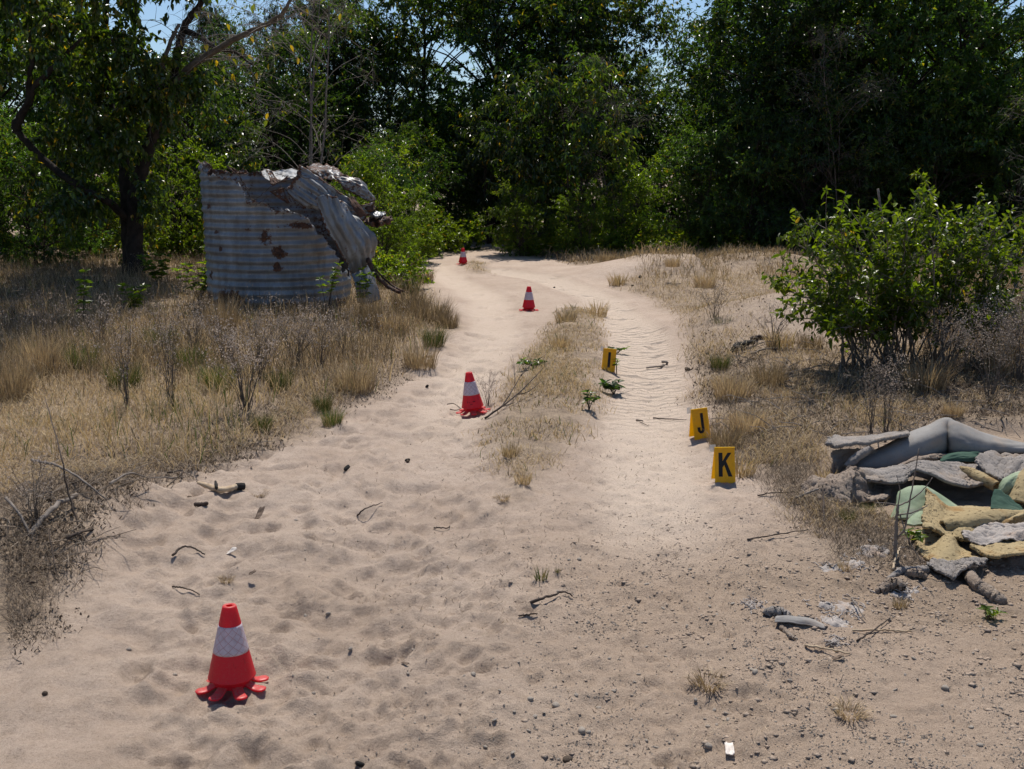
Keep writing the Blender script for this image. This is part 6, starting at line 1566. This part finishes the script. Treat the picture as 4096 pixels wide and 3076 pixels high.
    P = curve([GP(x, y) + np.array([0, 0, z]) for x, y, z in pts], 18); q = rs(int(pts[0][0])); P[1:-1] += q.normal(0, r0 * .3, (16, 3))
    mb = MB(); tube(mb, P, np.linspace(r0, r1, 18), 7, .5, True, .15, q); c = P.mean(0)
    o = mb.build('stick', M[mat], None, c); o.location = c; tag(o, lab, 'stick', 'sticks and twigs on the ground')
M['litter_twig'] = simple('litter_twig', (.14, .11, .085), (.30, .24, .18), 30, .85, .25, .4, .004)
# brush pile of fine dead sticks on the litter bank
mb = MB(); q = rs(9)
for k in range(300):
    px, py = (q.uniform(0, 430), q.uniform(1830, 2330)) if k < 200 else (q.uniform(450, 1150), q.uniform(1780, 1960))
    if look(VEG, *P0(px, py)[:2]) < .3: continue
    p = GP(px, py); a = q.uniform(0, 6.28); l = q.uniform(.05, .22); d = np.array([math.cos(a), math.sin(a), q.uniform(-.05, .35)]) * l
    tube(mb, np.array([p + [0, 0, .01], p + d * .5 + q.normal(0, .012, 3) + [0, 0, .02], p + d + [0, 0, .012]]), np.array([.0024, .002, .001]) * q.uniform(.6, 1.5), 4, .5, False)
tag(mb.build('brush_litter', M['litter_twig'], smooth=False), kind='stuff')
mb = MB()
for k in range(260):
    px, py = q.uniform(2900, 4096), q.uniform(1380, 1760)
    p = GP(px, py); a = q.uniform(0, 6.28); l = q.uniform(.08, .35); d = np.array([math.cos(a), math.sin(a), q.uniform(-.05, .4)]) * l
    tube(mb, np.array([p + [0, 0, .01], p + d * .5 + q.normal(0, .015, 3) + [0, 0, .03], p + d + [0, 0, .012]]), np.array([.004, .003, .0016]) * q.uniform(.7, 1.3), 4, .5, False)
tag(mb.build('brush_litter', M['twig_grey'], smooth=False), kind='stuff')

# ---------------------------------------------------------------- stones, clods and scraps
def stone_mesh(seed, name='pebble', sub=2, mat='stone'):
    import bmesh
    bm = bmesh.new(); bmesh.ops.create_icosphere(bm, subdivisions=sub, radius=1)
    q = rs(seed); ax = q.uniform(.6, 1.15, 3) * np.array([1, 1, .75]); ph = q.uniform(0, 50, 3)
    pl = norm(q.normal(0, 1, (7, 3))); cut = q.uniform(.62, .95, 7)
    for v in bm.verts:
        p = np.array(v.co); 
        for n_, c_ in zip(pl, cut):
            e = p @ n_
            if e > c_: p = p - n_ * (e - c_)
        k = 1 + .10 * (float(vn(p[0] * 2 + ph[0], p[1] * 2 + p[2] * 1.7 + ph[1], seed)) - .5) * 2
        v.co = Vector(p * ax * k)
    me = bpy.data.meshes.new(name); bm.to_mesh(me); bm.free(); me.materials.append(M[mat])
    for f in me.polygons: f.use_smooth = sub > 1
    return me
ST = [stone_mesh(s) for s in range(8)]
for px, py, s, lab in [(1228, 2468, .022, 'smooth grey stone alone on the sand right of the close cone'), (2224, 2826, .020, 'round dark stone in the stony soil at the bottom'), (2122, 2800, .018, 'upright grey stone left of the round dark one'), (1916, 2938, .018, 'pale squarish stone among pebbles near the bottom'), (2328, 2926, .018, 'bigger of two stones touching each other'), (2352, 2932, .014, 'smaller of two stones touching each other'), (2316, 2240, .014, 'pale stone below the tiny green sprig'), (2834, 2988, .020, 'flat pale stone beside the white bark scrap'), (3344, 2842, .016, 'round grey stone in the pit of the crusted soil'), (1402, 2598, .016, 'dark grey stone on the sand ridge in the middle'), (1892, 2700, .014, 'upright pebble on the sand ridge above the stony soil'), (3020, 2690, .016, 'large pebble by the flattened dry tuft'), (3780, 2755, .015, 'grey stone on the crust at the side'), (2760, 2280, .014, 'pebble pair lead stone beside the smooth wheel track'), (516, 2600, .012, 'small square pebble in a footprint of the left sand'), (700, 2702, .011, 'flat pale chip on the sand left of the close cone')]:
    p = GP(px, py); q = rs(px)
    o = link('stone', ST[px % 8], None, None, tuple(p + np.array([0, 0, s * .15])), (q.uniform(-.4, .4), q.uniform(-.4, .4), q.uniform(0, 6)), s * .8); tag(o, lab, 'stone', 'larger stones')
q = rs(600); n = 0
while n < 170:
    px, py = q.uniform(1150, 4096), q.uniform(2080, 3060)
    if q.rand() > .25 + .75 * sstep(1500, 2500, px) * sstep(2150, 2600, py): continue
    p = GP(px, py)
    if look(sand, p[0], p[1]) < .6: continue
    s = q.uniform(.0045, .0115)
    o = link('pebble', ST[q.randint(8)], None, None, tuple(p + np.array([0, 0, s * .12])), (q.uniform(-.5, .5), q.uniform(-.5, .5), q.uniform(0, 6)), (s, s * q.uniform(.6, 1), s * q.uniform(.45, .9))); tag(o, 'small grey pebble on the stony sand of the foreground', 'pebble', 'small pebbles'); n += 1
# grit too small to pick apart
mb = MB(); q = rs(601)
oc = np.array([[1, 0, 0], [-1, 0, 0], [0, 1, 0], [0, -1, 0], [0, 0, 1], [0, 0, -1.0]]); of = np.array([[0, 2, 4], [2, 1, 4], [1, 3, 4], [3, 0, 4], [2, 0, 5], [1, 2, 5], [3, 1, 5], [0, 3, 5]])
P = np.concatenate([scatter(7000, np.clip(stony * (.15 + lump * 1.8), 0, 1), -2, 4.6, 2.4, 6.2, 602, 1.0, 3.0, .5), scatter(2600, sand * sstep(-1.6, .4, XX), -2.6, 3.4, 2.4, 9, 603)])
S = q.uniform(.0016, .0046, len(P))[:, None, None]
V = P[:, None] + oc[None] * S * q.uniform(.6, 1.3, (len(P), 6, 1)) + np.array([0, 0, .001])
mb.add(V.reshape(-1, 3), (of[None] + (np.arange(len(P)) * 6)[:, None, None]).reshape(-1, 3))
tag(mb.build('grit', M['stone'], smooth=False), kind='stuff')
# soft crumbs of crusted soil, too many to pick apart
mb = MB(); q = rs(611)
P = np.concatenate([scatter(4800, np.clip(stony * (.08 + lump * 1.6), 0, 1), -2, 4.6, 2.4, 6.4, 612, 1.0, 2.2, .48), scatter(2200, np.clip(SOIL - .45, 0, 1) * sand, .8, 4.6, 3.4, 5.2, 613)])
S = q.gamma(2.2, .0024, len(P)).clip(.002, .016)[:, None, None]
V = P[:, None] + oc[None] * np.array([1, 1, .45]) * S * q.uniform(.6, 1.3, (len(P), 6, 1)) + np.array([0, 0, .0008])
mb.add(V.reshape(-1, 3), (of[None] + (np.arange(len(P)) * 6)[:, None, None]).reshape(-1, 3))
M['crumb'] = simple('soil_crumb', (.30, .23, .175), (.42, .33, .255), 25, .95, .12, .9, .006)
tag(mb.build('soil_crumbs', M['crumb'], smooth=True), kind='stuff')
# clods and dark lumps
M['clod'] = simple('soil_clod', (.10, .075, .055), (.19, .145, .11), 40, .95, .15, .8, .01)
CL = [stone_mesh(40 + s, 'clod', 2, 'clod') for s in range(3)]; BK = stone_mesh(50, 'lump', 2, 'charcoal')
for px, py, s, me, nm, lab, ct in [(2478, 1110, .13, BK, 'burnt_lump', 'black burnt lump on the slope of the sandy mound', 'lump'), (2455, 1115, .05, BK, 'burnt_lump', 'small black fragment next to the burnt lump', 'lump'), (2560, 1112, .05, BK, 'burnt_lump', 'small dark clod past the burnt lump on the mound', 'lump'), (2530, 1145, .035, CL[0], 'soil_clod', 'brown clod below the mound on the sand', 'clod'),
    (1388, 1878, .030, BK, 'burnt_lump', 'black charcoal lump on the sand below the grassy bank', 'lump'), (1630, 1845, .024, BK, 'burnt_lump', 'small black scrap on the wheel track before the leaning cone', 'lump'), (1632, 1850, .022, CL[1], 'soil_clod', 'brown scrap touching the small black scrap', 'clod'), (1708, 1550, .03, BK, 'burnt_lump', 'dark upright stub at the left edge of the sand', 'lump'), (2750, 1482, .035, CL[2], 'soil_clod', 'dark clod at the edge of the sand beside the I marker', 'clod'), (2217, 1152, .025, BK, 'burnt_lump', 'small dark scrap on the open sand past the third cone', 'lump'), (758, 1995, .022, CL[0], 'soil_clod', 'dark clod beside the driftwood on the sand', 'clod'), (1642, 1200, .04, BK, 'burnt_lump', 'dark scrap on the verge edge near the tank', 'lump'),
    (180, 2780, .016, CL[1], 'dung_pellet', 'dry fibrous pellet lying in the left foreground sand', 'pellet'), (2270, 3045, .02, CL[2], 'soil_clod', 'dark clod at the bottom edge of the stony soil', 'clod'), (1440, 3065, .022, BK, 'burnt_lump', 'dark lump cut by the bottom edge of the picture', 'lump')]:
    p = GP(px, py); q = rs(px); o = link(nm, me, None, None, tuple(p + np.array([0, 0, s * .35])), (q.uniform(-.5, .5), q.uniform(-.5, .5), q.uniform(0, 6)), (s, s * q.uniform(.6, .9), s * q.uniform(.6, .8))); tag(o, lab, ct, 'dark lumps and clods')
# white bark scrap, litter scraps
M['white_scrap'] = simple('weathered_white_bark', (.52, .46, .40), (.74, .68, .62), 30, .8, .2, .5, .004)
def scrap(name, lab, cat, mat, px, py, L, W, ang, lift, seed, amp=.2):
    p = GP(px, py); q = rs(seed); ca, sa = math.cos(ang), math.sin(ang); rows = []
    for u in np.linspace(-.5, .5, 4):
        rows.append([p + np.array([ca * u * L - sa * v * W, sa * u * L + ca * v * W, .006 + lift * (.5 + u) + abs(v) * W * .35 + q.normal(0, amp * W * .25)]) for v in np.linspace(-.5, .5, 4)])
    mb = sheet(rows, 20, 16, thick=.003, amp=.002, rag=.18, seed=seed); o = mb.build(name, M[mat], None, p); o.location = p; return tag(o, lab, cat)
scrap('bark_scrap', 'white weathered bark scrap lying on the stony soil at the bottom', 'bark scrap', 'white_scrap', 2917, 3005, .062, .026, 1.45, .004, 1)
scrap('dead_leaf', 'grey curled dead leaf with a shadow on the left sand', 'dead leaf', 'white_scrap', 925, 2217, .052, .022, .35, .02, 2, .5)
M['dead_leaf'] = simple('dead_leaf_brown', (.10, .07, .05), (.26, .19, .14), 40, .8, .2, .3, .003)
scrap('dead_leaf', 'upright dark curled leaf with a reddish edge on the left sand', 'dead leaf', 'dead_leaf', 1040, 2075, .055, .03, 1.2, .045, 3, .5)
scrap('dead_leaf', 'small dark curled leaf half buried before the close cone', 'dead leaf', 'dead_leaf', 1010, 2300, .03, .015, .6, .012, 4, .5)
scrap('dead_leaf', 'orange brown leaf lying on the sand in the middle foreground', 'dead leaf', 'dead_leaf', 1620, 2660, .03, .008, -.6, .004, 5, .3)
scrap('dead_leaf', 'brown dead leaf resting on the crusted soil by the stalk bundle', 'dead leaf', 'dead_leaf', 3350, 2640, .04, .016, .2, .010, 6, .4)
# buried carpet and shredded fibres in the soil
def tufts(label, regions, n, seed):
    q = rs(seed); mb = MB()
    for k in range(n):
        x0, x1, y0, y1 = regions[q.randint(len(regions))]
        px, py = np.clip(q.normal((x0 + x1) / 2, (x1 - x0) / 4.2), x0, x1), np.clip(q.normal((y0 + y1) / 2, (y1 - y0) / 4.2), y0, y1)
        p = GP(px, py); m = 5
        a = q.uniform(0, 6.28); P = [p + np.array([0, 0, .001])]
        for j in range(m): 
            a += q.normal(0, .9); P.append(P[-1] + np.array([math.cos(a) * .008, math.sin(a) * .008, q.normal(.0012, .003)]))
        P = np.array(P); P[:, 2] = np.maximum(P[:, 2], H(P[:, 0], P[:, 1]) + .0015)
        tube(mb, P, np.array([.001, .002, .0024, .0022, .0018, .001]) * q.uniform(.7, 1.5), 5, .5, False, .3, q)
    o = mb.build('shredded_fibre', M['rag']); tag(o, kind='stuff')
tufts('', [(3180, 3560, 2370, 2480), (3250, 3450, 2430, 2520), (3250, 3480, 2215, 2300), (2960, 3060, 2390, 2440), (3500, 3700, 2340, 2400), (3290, 3380, 2550, 2590), (3400, 3640, 2150, 2240)], 160, 71)
for k_, (x0, x1, y0, y1) in enumerate([(3180, 3560, 2375, 2480), (3250, 3450, 2440, 2520), (3250, 3480, 2225, 2300), (2960, 3060, 2390, 2440), (3500, 3700, 2345, 2400), (3290, 3380, 2550, 2590), (3390, 3600, 2160, 2240)]):
    a, b = GP((x0 + x1) / 2, y1), GP((x0 + x1) / 2, y0); c, d = GP(x0, (y0 + y1) / 2), GP(x1, (y0 + y1) / 2)
    gx, gy = np.meshgrid(np.arange(c[0], d[0], .0055), np.arange(a[1], b[1], .0055))
    uu, vv = (gx - c[0]) / (d[0] - c[0]) * 2 - 1, (gy - a[1]) / (b[1] - a[1]) * 2 - 1
    rr_ = np.sqrt(uu ** 2 + vv ** 2) + .5 * fbm(gx * 9, gy * 9, 80 + k_, 3)
    zz = H(gx, gy) + .016 * np.clip(fbm(gx * 42, gy * 42, 90 + k_, 4, .7), -.6, .8) - .030 * sstep(.35, 1.05, rr_) + .003
    ny_, nx_ = gx.shape; i_, j_ = np.meshgrid(np.arange(ny_ - 1), np.arange(nx_ - 1), indexing='ij')
    q_ = np.stack([i_ * nx_ + j_, i_ * nx_ + j_ + 1, (i_ + 1) * nx_ + j_ + 1, (i_ + 1) * nx_ + j_], -1).reshape(-1, 4)
    mb = MB(); mb.add(np.stack([gx, gy, zz], -1).reshape(-1, 3), None, q_); tag(mb.build('fibre_crust', M['rag']), kind='stuff')
csheet2 = sheet([[GP(x, y) + np.array([0, 0, z]) for x, y, z in row] for row in [[(3095, 2495, .004), (3160, 2500, .008), (3230, 2510, .008), (3300, 2512, -.004)], [(3100, 2485, .016), (3165, 2488, .018), (3230, 2495, .016), (3305, 2508, -.002)], [(3118, 2476, .008), (3170, 2476, .008), (3235, 2482, .006), (3310, 2500, -.006)]]], 24, 30, thick=.004, amp=.003, rag=.05, seed=3)
c = GP(3200, 2490); o = csheet2.build('carpet_scrap', M['carpet_back'], None, c); o.location = c; tag(o, 'flat pale carpet backing scrap half buried at the edge of the smooth sand', 'carpet', DUMP)
cord('frayed dark-ended carpet tube poking out of the sand above the buried scrap', [(3070, 2465, .012), (3092, 2462, .016), (3125, 2462, .012), (3170, 2470, -.006)], [.018, .022, .020, .012], 9)
cord('dark frayed carpet edge running down into the sand', [(3110, 2500, .006), (3130, 2525, .010), (3160, 2548, .008), (3190, 2562, .002)], [.006, .009, .008, .004], 10, 'carpet_dirty')
